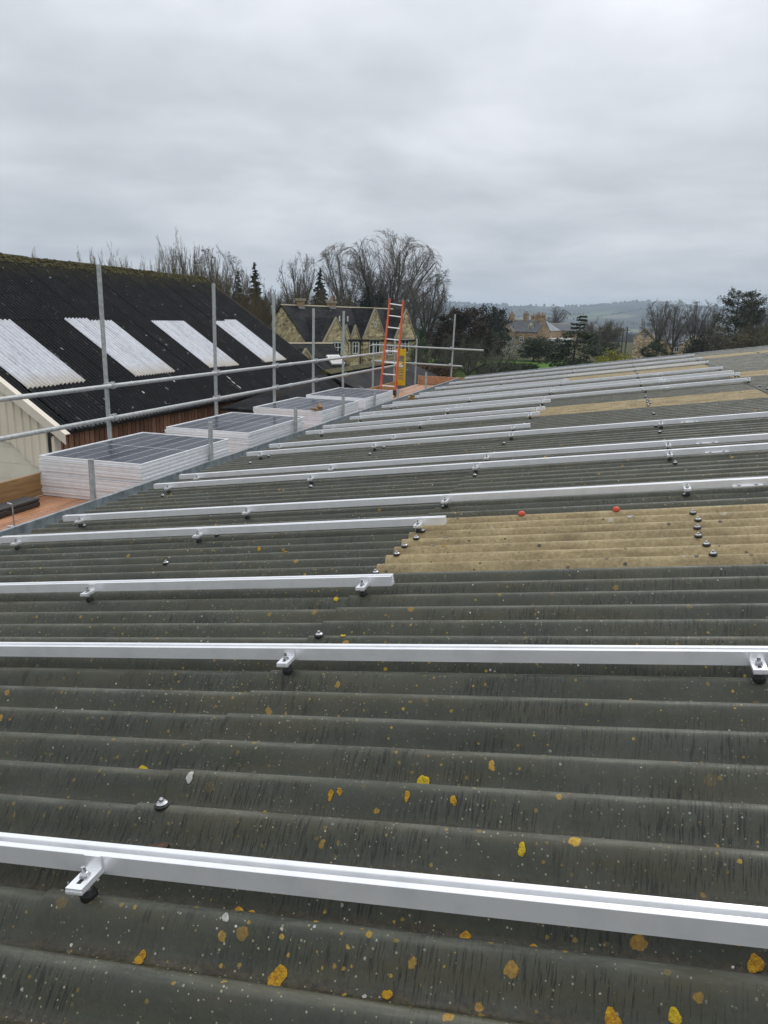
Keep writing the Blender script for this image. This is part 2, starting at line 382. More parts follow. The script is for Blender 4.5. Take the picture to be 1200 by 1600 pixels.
M_forsy = leafmat('forsythia_foliage', (.10, .11, .010), (.36, .34, .030))
M_bloss = leafmat('white_blossom', (.22, .21, .17), (.55, .53, .46))
M_ivy = leafmat('ivy_foliage', (.014, .032, .008), (.045, .085, .020))
M_far = leafmat('far_wood_foliage', (.022, .025, .018), (.050, .050, .038))

# ------------------------------------------------------------------ ground and far country
def gheight(x, y):
    r = math.hypot(x, y); a = math.atan2(x, y)
    h = 0.0
    t = min(max((r - 210) / 700, 0), 1); t = t * t * (3 - 2 * t); h -= 16 * t
    t = min(max((r - 1300) / 2200, 0), 1); t = t * t * (3 - 2 * t)
    h += t * (88 + 12 * math.sin(a * 9 + 1.2) + 7 * math.sin(a * 23 + .4) + 4 * math.sin(a * 51))
    h += min(max((r - 500) / 600, 0), 1) * (5 * math.sin(x / 190 + 1) * math.cos(y / 240) + 3 * math.sin(x / 90 + y / 130))
    return h
def ground_material():
    m, k, b = newmat('grass_and_fields'); p = pos(k)
    x, y, z = k.sep(p); q = k.comb(x, y, 0.0)
    d = k.n('ShaderNodeVectorMath', _operation='LENGTH'); k.set(d.inputs[0], q); dist = d.outputs['Value']
    n = k.noise(q, .35, 5, .6); f = k.noise(q, 7, 4, .7)
    lawn = k.ramp(k.math('ADD', k.math('MULTIPLY', n, .5), k.math('MULTIPLY', f, .5)), [(.3, (.045, .095, .012)), (.7, (.095, .175, .028))])
    v, c = k.voro(k.vadd(q, k.vmul(k.noise(q, .004, 3, .5, 1), 120)), .0065); r = k.sep(c)
    fields = k.ramp(r[0], [(0, (.045, .065, .020)), (.3, (.075, .105, .035)), (.5, (.10, .095, .055)), (.7, (.055, .080, .028)), (.85, (.14, .13, .085)), (1, (.06, .055, .035))], 'CONSTANT')
    wood_ = k.ramp(k.noise(q, .0035, 5, .6), [(.43, 0.0), (.47, 1.0)])
    fields = k.mix(wood_, fields, k.ramp(k.noise(q, .05, 4, .7), [(.35, (.014, .016, .011)), (.65, (.038, .036, .026))]))
    far = k.ramp(k.math('DIVIDE', dist, 1000.0), [(.118, 0.0), (.124, 1.0)])
    rough_ = k.ramp(n, [(.35, (.045, .045, .020)), (.65, (.085, .080, .040))]); far2 = k.ramp(k.math('DIVIDE', dist, 1000.0), [(.3, 0.0), (.5, 1.0)])
    k.set(b.inputs['Base Color'], k.mix(far, lawn, k.mix(far2, rough_, fields))); b.inputs['Roughness'].default_value = .95; b.inputs['Specular IOR Level'].default_value = .1
    k.set(b.inputs['Normal'], k.bump(f, .5, .05)); return m
gv = [(0, 0, 0)]; gf = []
radii = [12, 30, 60, 100, 150, 200, 260, 330, 420, 520, 650, 800, 1000, 1250, 1500, 1750, 2000, 2250, 2500, 2750, 3000, 3300, 3600, 4000, 4600, 5400]
NA = 180
for r in radii:
    for i in range(NA):
        a = 2 * math.pi * i / NA; x, y = r * math.sin(a), r * math.cos(a); gv.append((x, y, gheight(x, y)))
for i in range(NA): gf.append((0, 1 + (i + 1) % NA, 1 + i))
for j in range(len(radii) - 1):
    for i in range(NA):
        a, b2 = 1 + j * NA + i, 1 + j * NA + (i + 1) % NA; gf.append((a, b2, b2 + NA, a + NA))
g = ob('ground', mk(gv, gf, ground_material(), True)); g['kind'] = 'structure'
M_yard = simple('yard_concrete', (.12, .115, .105), (.22, .21, .19), .85, 0, .9, .3, 12)
yb = MB(); yb.add([(-25, -12, .004), (16, -12, .004), (16, 34, .004), (-25, 34, .004)], [(0, 1, 2, 3)])
yo = yb.build('yard', M_yard); yo['kind'] = 'structure'
# ------------------------------------------------------------------ the roof the photographer stands on
AL = math.radians(8.3); H = .955
S_ = Vector((math.cos(AL), 0, math.sin(AL))); N_ = Vector((-math.sin(AL), 0, math.cos(AL)))
O_ = Vector((0, 0, E)) - N_ * H
def rp(s, y, n=0.0): return O_ + S_ * s + Vector((0, y, 0)) + N_ * n
PITCH = .146; CR0 = 1.04; AMP = .030
def prof(y): return -AMP * (1 - math.cos(2 * math.pi * (y - CR0) / PITCH))
def roof_hit(px, py, off=0.0):
    r = ray(px, py); n = np.array([N_.x, 0, N_.z]); t = -(H - off) / (n @ r); p = r * t
    return p[0] * S_.x + p[2] * S_.z, p[1]
def on_surface(px, py):
    s, y = roof_hit(px, py, 0)
    for _ in range(6): s, y = roof_hit(px, py, prof(y))
    return s, y
W7 = 7 * PITCH
Y00 = CR0 + 14.5 * PITCH                   # edge of the first rooflight, in a valley
def sheet_mesh(length, seg=14, mat=None, th=.0065, ns=6):
    nu = 7 * seg; vs = []; fs = []
    for layer in (0, -th):
        for j in range(ns + 1):
            s = length * j / ns
            for i in range(nu + 1):
                y = W7 * i / nu * (1 - .001 / W7) + .0005
                p = S_ * s + Vector((0, y, 0)) + N_ * (-AMP * (1 - math.cos(2 * math.pi * (y / PITCH - .5))) + layer)
                vs.append(p)
    m = nu + 1; L = (ns + 1) * m
    for j in range(ns):
        for i in range(nu):
            a = j * m + i; fs.append((a, a + m, a + m + 1, a + 1)[::-1]); b = a + L; fs.append((b, b + m, b + m + 1, b + 1))
    for i in range(nu):
        fs.append((i, i + 1, i + 1 + L, i + L)[::-1]); a = ns * m + i; fs.append((a, a + 1, a + 1 + L, a + L))
    me = mk(vs, fs, mat, True)
    try: me.set_sharp_from_angle(angle=math.radians(50))
    except Exception: pass
    return me
shed = thing('shed', 'low shed under a shallow olive green corrugated cement roof in the foreground', 'shed', (0, 10, 0))
ROWS = [(-4.05, 3.12, 0.0), (-1.10, 2.85, .008), (1.58, 2.87, .016)]
rnd = random.Random(4)
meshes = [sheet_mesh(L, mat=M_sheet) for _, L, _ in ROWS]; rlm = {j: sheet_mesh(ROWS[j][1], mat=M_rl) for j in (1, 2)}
RLS = {(1, 0), (1, 6), (1, 12), (2, 9), (2, 15)}
K0, K1 = -5, 17
for j, (s0, L, n0) in enumerate(ROWS):
    for kk in range(K0, K1 + 1):
        isr = (j, kk) in RLS
        M = Matrix.Translation(rp(s0 + rnd.uniform(-.012, .012), Y00 + kk * W7, n0 + rnd.uniform(0, .003)))
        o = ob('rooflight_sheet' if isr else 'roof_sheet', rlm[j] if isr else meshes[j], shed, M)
        if isr: o['label'] = 'weathered tan translucent rooflight sheet'
YA, YB = Y00 + K0 * W7, Y00 + (K1 + 1) * W7
M_render = simple('grey_render', (.22, .21, .19), (.32, .31, .28), .85, 0, 1.2)
RX = rp(4.45, 0).x; RZ = rp(4.45, 0).z
b = MB(); yy = YA                          # far slope of the same roof
back = []
nb = int((YB - YA) / PITCH * 6)
for s in (0, 4.6, 9.2):
    for i in range(nb + 1):
        y = YA + (YB - YA) * i / nb; back.append((RX + s * math.cos(AL), y, RZ - s * math.sin(AL) + prof(y)))
bf = [(j * (nb + 1) + i, j * (nb + 1) + i + 1, (j + 1) * (nb + 1) + i + 1, (j + 1) * (nb + 1) + i)[::-1] for j in range(2) for i in range(nb)]
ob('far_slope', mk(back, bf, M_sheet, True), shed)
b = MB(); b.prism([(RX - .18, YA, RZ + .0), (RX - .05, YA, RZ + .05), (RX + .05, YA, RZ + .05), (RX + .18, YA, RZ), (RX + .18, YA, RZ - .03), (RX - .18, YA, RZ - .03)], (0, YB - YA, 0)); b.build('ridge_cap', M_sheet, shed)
ex = rp(-3.9, 0).x
zt = lambda x: O_.z + math.tan(AL) * x - .10
b = MB(); b.prism([(ex, YB - .35, 0), (ex, YB - .35, zt(ex)), (RX, YB - .35, zt(RX)), (2 * RX - ex, YB - .35, zt(ex)), (2 * RX - ex, YB - .35, 0)], (0, .2, 0)); b.build('gable_wall', M_render, shed)
b = MB(); b.box(ex - .02, ex + .18, YA + .1, YB - .36, 0, zt(ex)); b.build('side_wall', M_render, shed)
for q in (-3.66, -2.36, -1.04, .31, 1.62, 2.9, 4.2):
    p = rp(q, 0, -.062); b = MB(); b.box(p.x - .04, p.x + .04, YA + .1, YB - .36, p.z - .15, p.z - .001); b.build('purlin', M_toe, shed)
# galvanised gutter along the eave
gx = -4.12; gz = E - 1.575
gp = [(gx, gz), (gx + .012, gz), (gx + .012, gz - .13), (gx + .23, gz - .13), (gx + .23, gz - .10), (gx + .245, gz - .10), (gx + .245, gz - .145), (gx, gz - .145)]
b = MB(); b.prism([(x, YA, z) for x, z in gp], (0, YB - YA, 0)); gut = b.build('gutter', M_zinc, shed)
b = MB()
b.box(gx - .012, gx + .014, YA, YB, gz - .002, gz + .012); b.build('gutter_lip', M_zinc, shed)
# verge flashing at the far gable
b = MB(); p0, p1 = rp(-4.1, YB + .02, .015), rp(4.45, YB + .02, .015)
b.prism([p0 + N_ * -.10, p0 + N_ * .012, p0 + N_ * .012 + Vector((0, -.12, 0)), p0 + N_ * .004 + Vector((0, -.12, 0)), p0 + Vector((0, -.012, 0)), p0 + N_ * -.10 + Vector((0, -.012, 0))], p1 - p0); b.build('verge_trim', M_zinc, shed)

def fixing_mesh():
    b1 = MB(); b1.lathe((0, 0, -.006), N_, [(.017, 0), (.0175, .006), (.013, .009)], 14); m1 = b1.mesh(M_rubber, False)
    b2 = MB(); b2.lathe((0, 0, 0), N_, [(.0135, 0.0032), (.0135, .005), (.009, .0085), (.004, .009)], 14)
    b2.lathe(N_ * .008, N_, [(.0058, 0), (.0058, .006), (.003, .009)], 6); m2 = b2.mesh(M_steel, False); return m1, m2
FXR, FXS = fixing_mesh()
def crest_near(y, lo=False):
    q = (y - CR0) / PITCH; return CR0 + PITCH * (math.floor(q) if lo else round(q))
def fixing(s, y, n):
    M = Matrix.Translation(rp(s, y, n)); f = ob('fixing_bolt', FXS, shed, M); ob('washer', FXR, f, M)
placed = set()
for kk in range(K0, K1 + 1):
    for s, n in ((-3.62, .003), (-2.33, .003), (-1.03, .012), (.31, .012), (1.66, .020), (2.9, .020)):
        isr = (s in (-1.03, .31) and (1, kk) in RLS) or (s >= 1.6 and (2, kk) in RLS)
        cols = (0, 1, 2, 3, 4, 5) if isr and s != -1.03 else ((1, 2, 3, 4) if isr else (1, 5) if (kk % 3 == 0) else (1,))
        for c in cols:
            y = Y00 + kk * W7 + (c + .5) * PITCH
            s2 = s + rnd.uniform(-.02, .02)
            if s < -1.2 and rnd.random() < .35: continue
            if s > -1 and y < 2.9: continue
            if -1.5 < s < -.9 and y < 3.1: continue
            fixing(s2, y, n)
for px, py in ((262, 1253), (505, 989), (594, 890)):
    s, y = roof_hit(px, py, .005); fixing(s, crest_near(y), .012 if s > -1.08 else .003)
# flat things lying on the roof
def patch(name, px, py, r, mat, h=.003, ring=False, seed=0, parent=shed):
    """irregular crust following the corrugation; r = radius in metres"""
    s0, y0 = on_surface(px, py); rr = random.Random(seed or int(px * 7 + py)); n = 16
    n0 = .008 if s0 > -1.1 else 0.0
    ph = [rr.uniform(0, 6.28) for _ in range(4)]
    rad = [r * (1 + .16 * math.sin(2 * a + ph[0]) + .11 * math.sin(3 * a + ph[1]) + .07 * math.sin(5 * a + ph[2])) for a in [2 * math.pi * i / n for i in range(n)]]
    vs = []; levels = [(1.0, .001), (.93, h), (.6, h * .9), (.35, h * .5 if not ring else .0005), (.0, h * .7 if not ring else .0003)]
    for q, hh in levels:
        for i in range(n):
            a = 2 * math.pi * i / n; s, y = s0 + math.cos(a) * rad[i] * q, y0 + math.sin(a) * rad[i] * q
            vs.append(rp(s, y, prof(y) + n0 + .0025 + hh * .6 * (1 + rr.uniform(-.3, .3))))
    fs = [(j * n + i, j * n + (i + 1) % n, (j + 1) * n + (i + 1) % n, (j + 1) * n + i) for j in range(len(levels) - 1) for i in range(n)]
    fs.append(tuple(range((len(levels) - 1) * n, len(levels) * n)))
    return ob(name, mk(vs, fs, mat, True), parent)
for px, py, r, ring, y_ in ((215, 1187, .022, 1, 1), (660, 1205, .014, 1, 1), (1012, 1083, .013, 1, 1), (368, 1398, .012, 0, 0), (388, 1396, .008, 0, 0), (428, 1505, .017, 0, 0), (957, 1586, .014, 0, 0),
                            (214, 1475, .011, 0, 0), (602, 1532, .008, 0, 0), (725, 1443, .009, 0, 0), (774, 1455, .007, 0, 0), (830, 1447, .008, 0, 0), (1180, 1497, .012, 0, 0), (1153, 1498, .008, 0, 0),
                            (1053, 1560, .008, 0, 1), (408, 1257, .011, 1, 0), (520, 1268, .007, 0, 0), (535, 1270, .006, 0, 0), (815, 1323, .008, 0, 1), (448, 866, .010, 0, 0), (405, 860, .010, 0, 0), (525, 935, .010, 0, 1),
                            (1165, 1310, .007, 0, 0), (1035, 1322, .007, 0, 0), (640, 1278, .007, 0, 0), (712, 1285, .007, 0, 0), (150, 780, .012, 0, 0), (537, 997, .010, 0, 1), (695, 873, .006, 0, 0)):
    patch('lichen_patch', px, py, r, M_lich2 if y_ else M_lich, .003, bool(ring))
for px, py, r in ((998, 1058, .011), (303, 1250, .010), (354, 1441, .007), (985, 827, .016), (1027, 855, .018), (697, 842, .016), (678, 862, .012), (1040, 812, .012)):
    patch('white_crust', px, py, r, M_white, .002)
s, y = on_surface(245, 1294)               # curled dead leaf
b = MB(); rr = random.Random(3)
for i in range(7):
    a = i * .9; c0 = rp(s + rr.uniform(-.02, .025), y + rr.uniform(-.008, .012), prof(y) + .012)
    d1 = (S_ * math.cos(a) + Vector((0, 1, 0)) * math.sin(a)); d2 = N_ * rr.uniform(.3, .9) + d1 * .4; t = d1.cross(d2).normalized()
    b.add([c0 - t * .004, c0 + d1 * .018 - t * .009 + N_ * .004, c0 + d1 * .03 + d2 * .006, c0 + d1 * .018 + t * .009 + N_ * .002, c0 + t * .004], [(0, 1, 2, 3, 4)])
tag(b.build('dead_leaf', M_leafdead), 'curled dark brown dead leaf lying in a corrugation just behind the nearest rail', 'leaf')
for px, py, w_ in ((817, 800, 'left'), (963, 793, 'right')):
    s, y = roof_hit(px, py, .01); y = crest_near(y)
    b = MB(); b.lathe(rp(s, y, .012), N_, [(.019, -.004), (.019, .004), (.015, .012), (.006, .016)], 16)
    o = b.build('bolt_cap', M_redcap, None, True)
    tag(o, 'red plastic bolt cap on the upper edge of the tan rooflight, the %s one' % w_, 'cap', 'red caps on the rooflight edge')

# ------------------------------------------------------------------ aluminium mounting rails
RW_, RB, RT = .020, .027, .067             # half width, bottom and top above crest
def rail_profile():
    w_, t, bt = RW_, RT, RB
    return [(-w_, bt), (w_, bt), (w_, t - .001), (w_ - .001, t), (.0075, t), (.0065, t - .0015), (.0065, t - .031), (-.0065, t - .031), (-.0065, t - .0015), (-.0075, t), (-w_ + .001, t), (-w_, t - .001)]
def clamp_meshes():
    V = lambda a, y, n: S_ * a + Vector((0, y, 0)) + N_ * n
    def bx(mb, a0, a1, y0, y1, n0, n1):
        mb.add([V(a, y, n) for n in (n0, n1) for y in (y0, y1) for a in (a0, a1)], [(0, 2, 3, 1), (4, 5, 7, 6), (0, 1, 5, 4), (2, 6, 7, 3), (0, 4, 6, 2), (1, 3, 7, 5)])
    plate = MB(); bx(plate, -.018, .018, -.036, .0315, .030, .0355); bx(plate, -.018, .018, -.034, .0315, .0365, .041)
    bx(plate, -.018, .018, .0265, .0315, .0412, .066)
    slot = MB(); bx(slot, -.0045, .0045, -.020, .012, .0411, .0414)
    stud = MB(); stud.tube(V(0, 0, .004), V(0, 0, .062), .0045, n=10)
    stud.lathe(V(0, 0, .0415), N_, [(.0105, 0), (.0105, .0018)], 14); stud.lathe(V(0, 0, .0434), N_, [(.0082, 0), (.0082, .007), (.006, .008)], 6)
    stud.lathe(V(0, 0, .0185), N_, [(.0085, 0), (.0085, .008)], 6); stud.lathe(V(0, 0, .0165), N_, [(.012, 0), (.012, .002)], 14)
    rub = MB(); rub.lathe(V(0, 0, -.004), N_, [(.0165, 0), (.0165, .010), (.012, .0195), (.0115, .0203)], 16)
    return plate.mesh(M_alu), slot.mesh(M_rubber), stud.mesh(M_steel), rub.mesh(M_rubber, False)
CLP, CLS, CLB, CLR = clamp_meshes()
def splice_meshes():
    V = lambda a, y, n: S_ * a + Vector((0, y, 0)) + N_ * n; m = MB()
    def bx(mb, a0, a1, y0, y1, n0, n1):
        mb.add([V(a, y, n) for n in (n0, n1) for y in (y0, y1) for a in (a0, a1)], [(0, 2, 3, 1), (4, 5, 7, 6), (0, 1, 5, 4), (2, 6, 7, 3), (0, 4, 6, 2), (1, 3, 7, 5)])
    bx(m, -.075, .075, -RW_ - .0045, -RW_ - .0005, .032, .066); bx(m, -.075, .075, -RW_ - .024, -RW_ - .0046, .030, .034)
    bo = MB()
    for a in (-.042, .042): bo.lathe(V(a, -RW_ - .014, .034), N_, [(.0085, 0), (.0085, .006), (.004, .0085)], 6)
    return m.mesh(M_alu), bo.mesh(M_steel)
SPP, SPB = splice_meshes()
PUR = [-3.66, -2.36, -1.04, .31, 1.62]
ordn = ['nearest', 'second', 'third', 'fourth', 'fifth', 'sixth', 'seventh', 'eighth', 'ninth', 'tenth', 'eleventh', 'twelfth', 'thirteenth', 'fourteenth', 'fifteenth', 'sixteenth', 'seventeenth', 'eighteenth', 'nineteenth', 'twentieth']
RAILS = [(1.08, 'L'), (2.10, 'L'), (2.86, 'S'), (3.94, 'S'), (4.50, 'L'), (5.63, 'L'), (6.11, 'L'), (7.45, 'L'), (8.0, 'S'), (9.15, 'S'), (9.69, 'S'), (10.78, 'S'), (11.3, 'L'), (12.55, 'L'), (13.0, 'L'), (14.3, 'L'), (14.95, 'S'), (16.4, 'L'), (18.0, 'L'), (19.9, 'L')]
for i, (yt, kind) in enumerate(RAILS):
    yc = crest_near(yt - .06); y = yc + .052 + rnd.uniform(-.004, .004)
    s0 = -3.84 + rnd.uniform(-.03, .03); s1 = (-.91 if kind == 'S' else 1.67) + rnd.uniform(-.02, .03)
    if i < 3: s0 = -3.86
    extra = {0: 'its clamp at bottom left', 2: 'ending short below the first tan rooflight', 3: 'ending at the lower corner of the first tan rooflight'}.get(i)
    if not extra: extra = 'ending short halfway up the roof' if kind == 'S' else ('with a splice plate towards its right' if i > 3 else 'running the full width')
    if i == 19: extra = 'farthest, along the far edge of the roof'
    lab = ('%s aluminium rail from the camera, %s' % (ordn[i], extra)) if i else 'aluminium mounting rail nearest the camera, ' + extra
    t = thing('mounting_rail', lab, 'rail', rp(s0, y, RB), 'aluminium mounting rails across the corrugated roof')
    n0 = 0.0
    b = MB(); b.prism([rp(s0, y + q, n + .006) for q, n in rail_profile()], S_ * (s1 - s0)); b.build('rail_profile', M_alu, t)
    for ps in PUR:
        if ps > s1: continue
        pp = ps + (rnd.uniform(-.03, .03) if i > 5 else (0, 0, .012, -.012, .01, -.01)[i] + (.030 if i == 0 else 0)); M = Matrix.Translation(rp(pp, y - .052, .003 + (.006 if ps > -1.1 else 0)))
        cl = ob('clamp_bracket', CLP, t, M); ob('slot', CLS, cl, M); ob('stud_bolt', CLB, cl, M); ob('rubber_washer', CLR, cl, M)
    if kind == 'L' and i > 3:
        M = Matrix.Translation(rp(.60 + rnd.uniform(-.03, .03), y, .006)); sp = ob('splice_plate', SPP, t, M); ob('bolt', SPB, sp, M)

# ------------------------------------------------------------------ scaffold along the eave
ZP = E - 1.80                               # top of the boards
XO, XI = -5.45, -4.152
scaf = thing('scaffold', 'galvanised tube scaffold with guard rails and plank deck along the eave', 'scaffold', (XO, 10, 0))
TR = .0245
def pole(name, p0, p1, mat=M_galv, r=TR):
    b = MB(); b.tube(p0, p1, r, n=16); return b.build(name, mat, scaf, True)
def coupler(p, ax):
    b = MB(); p = Vector(p); ax = Vector(ax).normalized(); up = Vector((0, 0, 1))
    b.lathe(p - ax * .03, ax, [(.034, 0), (.036, .004), (.036, .056), (.034, .06)], 14)
    q = p + Vector((-.055, 0, 0)) if abs(ax.y) > .5 else p + Vector((0, -.055, 0))
    b.lathe(q - up * .03, up, [(.034, 0), (.036, .004), (.036, .056), (.034, .06)], 14)
    c = b.build('coupler', M_galv, scaf, True)
    d = MB(); sd_ = Vector((.0, .0, .038)); d.tube(p + sd_ - Vector((.02, 0, 0)), p + sd_ + Vector((.03, 0, 0)), .007, n=8); d.lathe(p + sd_ + Vector((.012, 0, 0)), (1, 0, 0), [(.013, 0), (.013, .012)], 6)
    dd = ob('coupler_bolt', d.mesh(M_steel), c)
outer = [(7.54, .48), (9.99, .40), (12.03, .34), (13.83, .14), (15.55, .12), (17.75, -.62), (19.62, -.55)]
RU, RL = E - .825, E - 1.185
lean = random.Random(8)
for y, ht in [(5.0, .5), (2.6, .5)] + outer:
    pole('standard', (XO, y, 0), (XO + lean.uniform(-.03, .03), y + lean.uniform(-.02, .02), E + ht))
for z, x in ((RU, XO + .055), (RL, XO + .055)):
    pole('guard_rail', (x + .01, -.5, z), (x, 12.6, z + .004)); pole('guard_rail', (x, 12.602, z + .004), (x + .005, 19.95, z + .012))
    for y, _ in outer[:5] + [(5.0, 0)]: coupler((x + .004, y, z + .003), (0, 1, 0))
    b = MB(); b.lathe((x, 12.55, z + .004), (0, 1, 0), [(.029, 0), (.031, .005), (.031, .09), (.029, .1)], 14); b.build('sleeve', M_galv, scaf, True)
inner = [(5.44, -1.22), (7.5, -1.15), (9.87, -1.25), (11.86, -1.22), (13.6, -1.28), (15.2, -1.39), (17.65, -1.2), (3.2, -1.3)]
for y, ht in inner: pole('inner_standard', (XI, y, 0), (XI + lean.uniform(-.004, .003), y + lean.uniform(-.01, .01), E + ht))
for y in (5.0, 7.54, 9.99, 12.03, 13.83, 15.55, 17.75, 19.62):
    pole('transom', (XO - .15, y + .06, ZP - .07), (XI + .02, y + .06, ZP - .07))
for x in (XO + .055, XI - .052): pole('ledger', (x, -.5, ZP - .118), (x, 21.6, ZP - .118))
for z in (1.9,): pole('ledger', (XO + .055, -.5, z), (XO + .055, 21.6, z))
# deck boards
bw = (XI - .035 - (XO + .10)) / 5
joints = [-.5, 3.1, 7.0, 10.9, 14.8, 18.7, 21.55]
for c in range(5):
    x0 = XO + .10 + c * bw
    for j in range(len(joints) - 1):
        y0, y1 = joints[j] + .006, joints[j + 1] - .006
        dz = lean.uniform(-.005, .0)
        b = MB(); b.box(x0 + .006, x0 + bw - .006, y0, y1, ZP - .038 + dz, ZP + dz); b.build('deck_board', M_board, scaf, bevel=.004)
b = MB(); 
for c in range(4):
    x0 = XO + .10 + 5 * bw + c * .225 + .01    # return deck beyond the gable
    b = MB(); b.box(x0 + .006, x0 + .219, 21.64 - .02, 22.9, ZP - .038, ZP); b.build('deck_board', M_board, scaf, bevel=.004)
for (y0, y1) in ((-.5, 3.2), (3.21, 6.98), (15.6, 19.5)):
    b = MB(); b.box(XO + .052 + .03, XO + .09 + .03, y0, y1, ZP + .002, ZP + .225); b.build('toe_board', M_toe, scaf, bevel=.004)
# return at the far end
YR = 21.75
pole('standard', (-4.46, YR, 0), (-4.36, YR, E + .16)); pole('standard', (XO, YR, 0), (XO + .02, YR, E - .55))
for z, xa, xb in ((E - .775, -6.75, -3.50), (E - 1.235, -6.75, -4.08)):
    pole('guard_rail', (xa, YR - .055, z + .02), (xb, YR - .055, z - .02)); coupler((-4.42, YR - .055, z), (1, 0, 0)); coupler((XO, YR - .055, z), (1, 0, 0))
b = MB(); b.box(XO + .12, XI + .25, YR - .12, YR - .085, ZP + .002, ZP + .235); b.build('toe_board', M_board, scaf, bevel=.004)

# ladder and yellow guard
lad = thing('ladder', 'orange fibreglass ladder with aluminium rungs leaning at the far end of the scaffold', 'ladder', (-5.2, 17.8, ZP))
def onYp(px, py, Y0):
    r = ray(px, py); r = r * (Y0 / r[1]); return Vector((r[0], r[1], r[2] + E))
A0, A1, B0, B1 = onYp(594, 605, 17.72), onYp(609, 470, 18.3), onYp(617, 605, 17.72), onYp(630, 473, 18.3)
A0.z = B0.z = ZP + .03
for p0, p1 in ((A0, A1), (B0, B1)):
    d = (p1 - p0).normalized(); sx_ = Vector((1, 0, 0)); sy_ = d.cross(sx_).normalized(); b = MB()
    poly = [p0 + sx_ * a * .017 + sy_ * c * .036 for a, c in ((-1, -1), (1, -1), (1, -.75), (-.6, -.75), (-.6, .75), (1, .75), (1, 1), (-1, 1))]
    b.prism(poly, p1 - p0); b.build('stile', M_orange, lad)
    b = MB(); b.box(-.03, .03, -.05, .05, -.03, .12, Matrix.Translation(p0)); b.build('foot', M_black, lad, bevel=.006)
    b = MB(); b.box(-.02, .02, -.038, .038, 0, .05, Matrix.Translation(p1)); b.build('end_cap', M_orange, lad, bevel=.006)
nr = 8
for i in range(nr):
    f = (i + .75) / nr; b = MB(); b.tube(A0.lerp(A1, f), B0.lerp(B1, f), .014, n=10); b.build('rung', M_alu, lad, True)
gd = thing('ladder_guard', 'yellow slotted ladder guard panel hanging upright at the scaffold corner', 'ladder guard', (-5.24, 19.5, ZP))
gx0, gx1, gy, gz0, gz1 = -5.365, -5.13, 19.45, ZP + .12, E - .75
for x0, x1 in ((gx0, gx0 + .04), (gx1 - .04, gx1)):
    b = MB(); b.box(x0, x1, gy - .02, gy + .02, gz0, gz1); b.build('side_channel', M_yellow, gd, bevel=.004)
gh = gz1 - gz0
for a, c in ((0, .16), (.82, 1.0)):
    b = MB(); b.box(gx0 + .041, gx1 - .041, gy - .012, gy + .012, gz0 + a * gh, gz0 + c * gh); b.build('end_plate', M_yellow, gd, bevel=.003)
for i in range(9):
    z = gz0 + gh * (.19 + .045 * i); b = MB(); b.box(gx0 + .041, gx1 - .041, gy - .010, gy + .010, z, z + gh * .022); b.build('slat', M_yellow, gd)
b = MB(); b.box(gx0 + .041, gx1 - .041, gy - .010, gy + .010, gz0 + gh * .60, gz0 + gh * .64); b.build('cross_bar', M_yellow, gd)
b = MB(); b.box(gx0 + .06, gx1 - .06, gy - .013, gy - .011, gz0 + gh * .50, gz0 + gh * .56); b.build('white_sticker', M_winwhite, gd)
for z in (RU + .012, RL + .012):           # hooks over the guard rails
    b = MB(); b.box(gx0 - .06, gx0 + .0, gy - .015, gy + .015, z + .03, z + .05); b.build('hook', M_yellow, gd)
o = MB(); o.box(-5.02, -4.86, 17.32, 17.50, ZP + .001, ZP + .05); tag(o.build('yellow_strap', M_yellow, bevel=.015), 'small yellow folded strap lying on the deck boards beside the ladder foot', 'strap')

# things on the deck near the left edge
cs = thing('tool_case', 'flat black plastic case lying on the deck boards beside the toe board', 'case', (-5.12, 5.55, ZP))
b = MB(); b.box(-5.20, -5.03, 5.0, 5.83, ZP + .001, ZP + .05); b.build('case_base', M_black, cs, bevel=.012)
b = MB(); b.box(-5.20, -5.03, 5.0, 5.83, ZP + .052, ZP + .085); b.build('case_lid', M_black, cs, bevel=.012)
b = MB(); b.box(-5.028, -5.015, 5.2, 5.4, ZP + .03, ZP + .06); b.build('case_handle', M_black, cs, bevel=.004)
wr = MB(); q0 = Vector((-4.74, 5.16, ZP + .004)); wr.tube(q0, q0 + Vector((-.01, .01, .19)), .006, n=8); wr.tube(q0 + Vector((-.01, .01, .19)), q0 + Vector((-.05, .0, .2)), .006, n=8); wr.tube(q0, q0 + Vector((-.05, -.02, 0)), .010, n=8)
tag(wr.build('wire_hook', M_steel, None, True), 'bent bright wire hook standing on the deck at the left picture edge', 'hook')

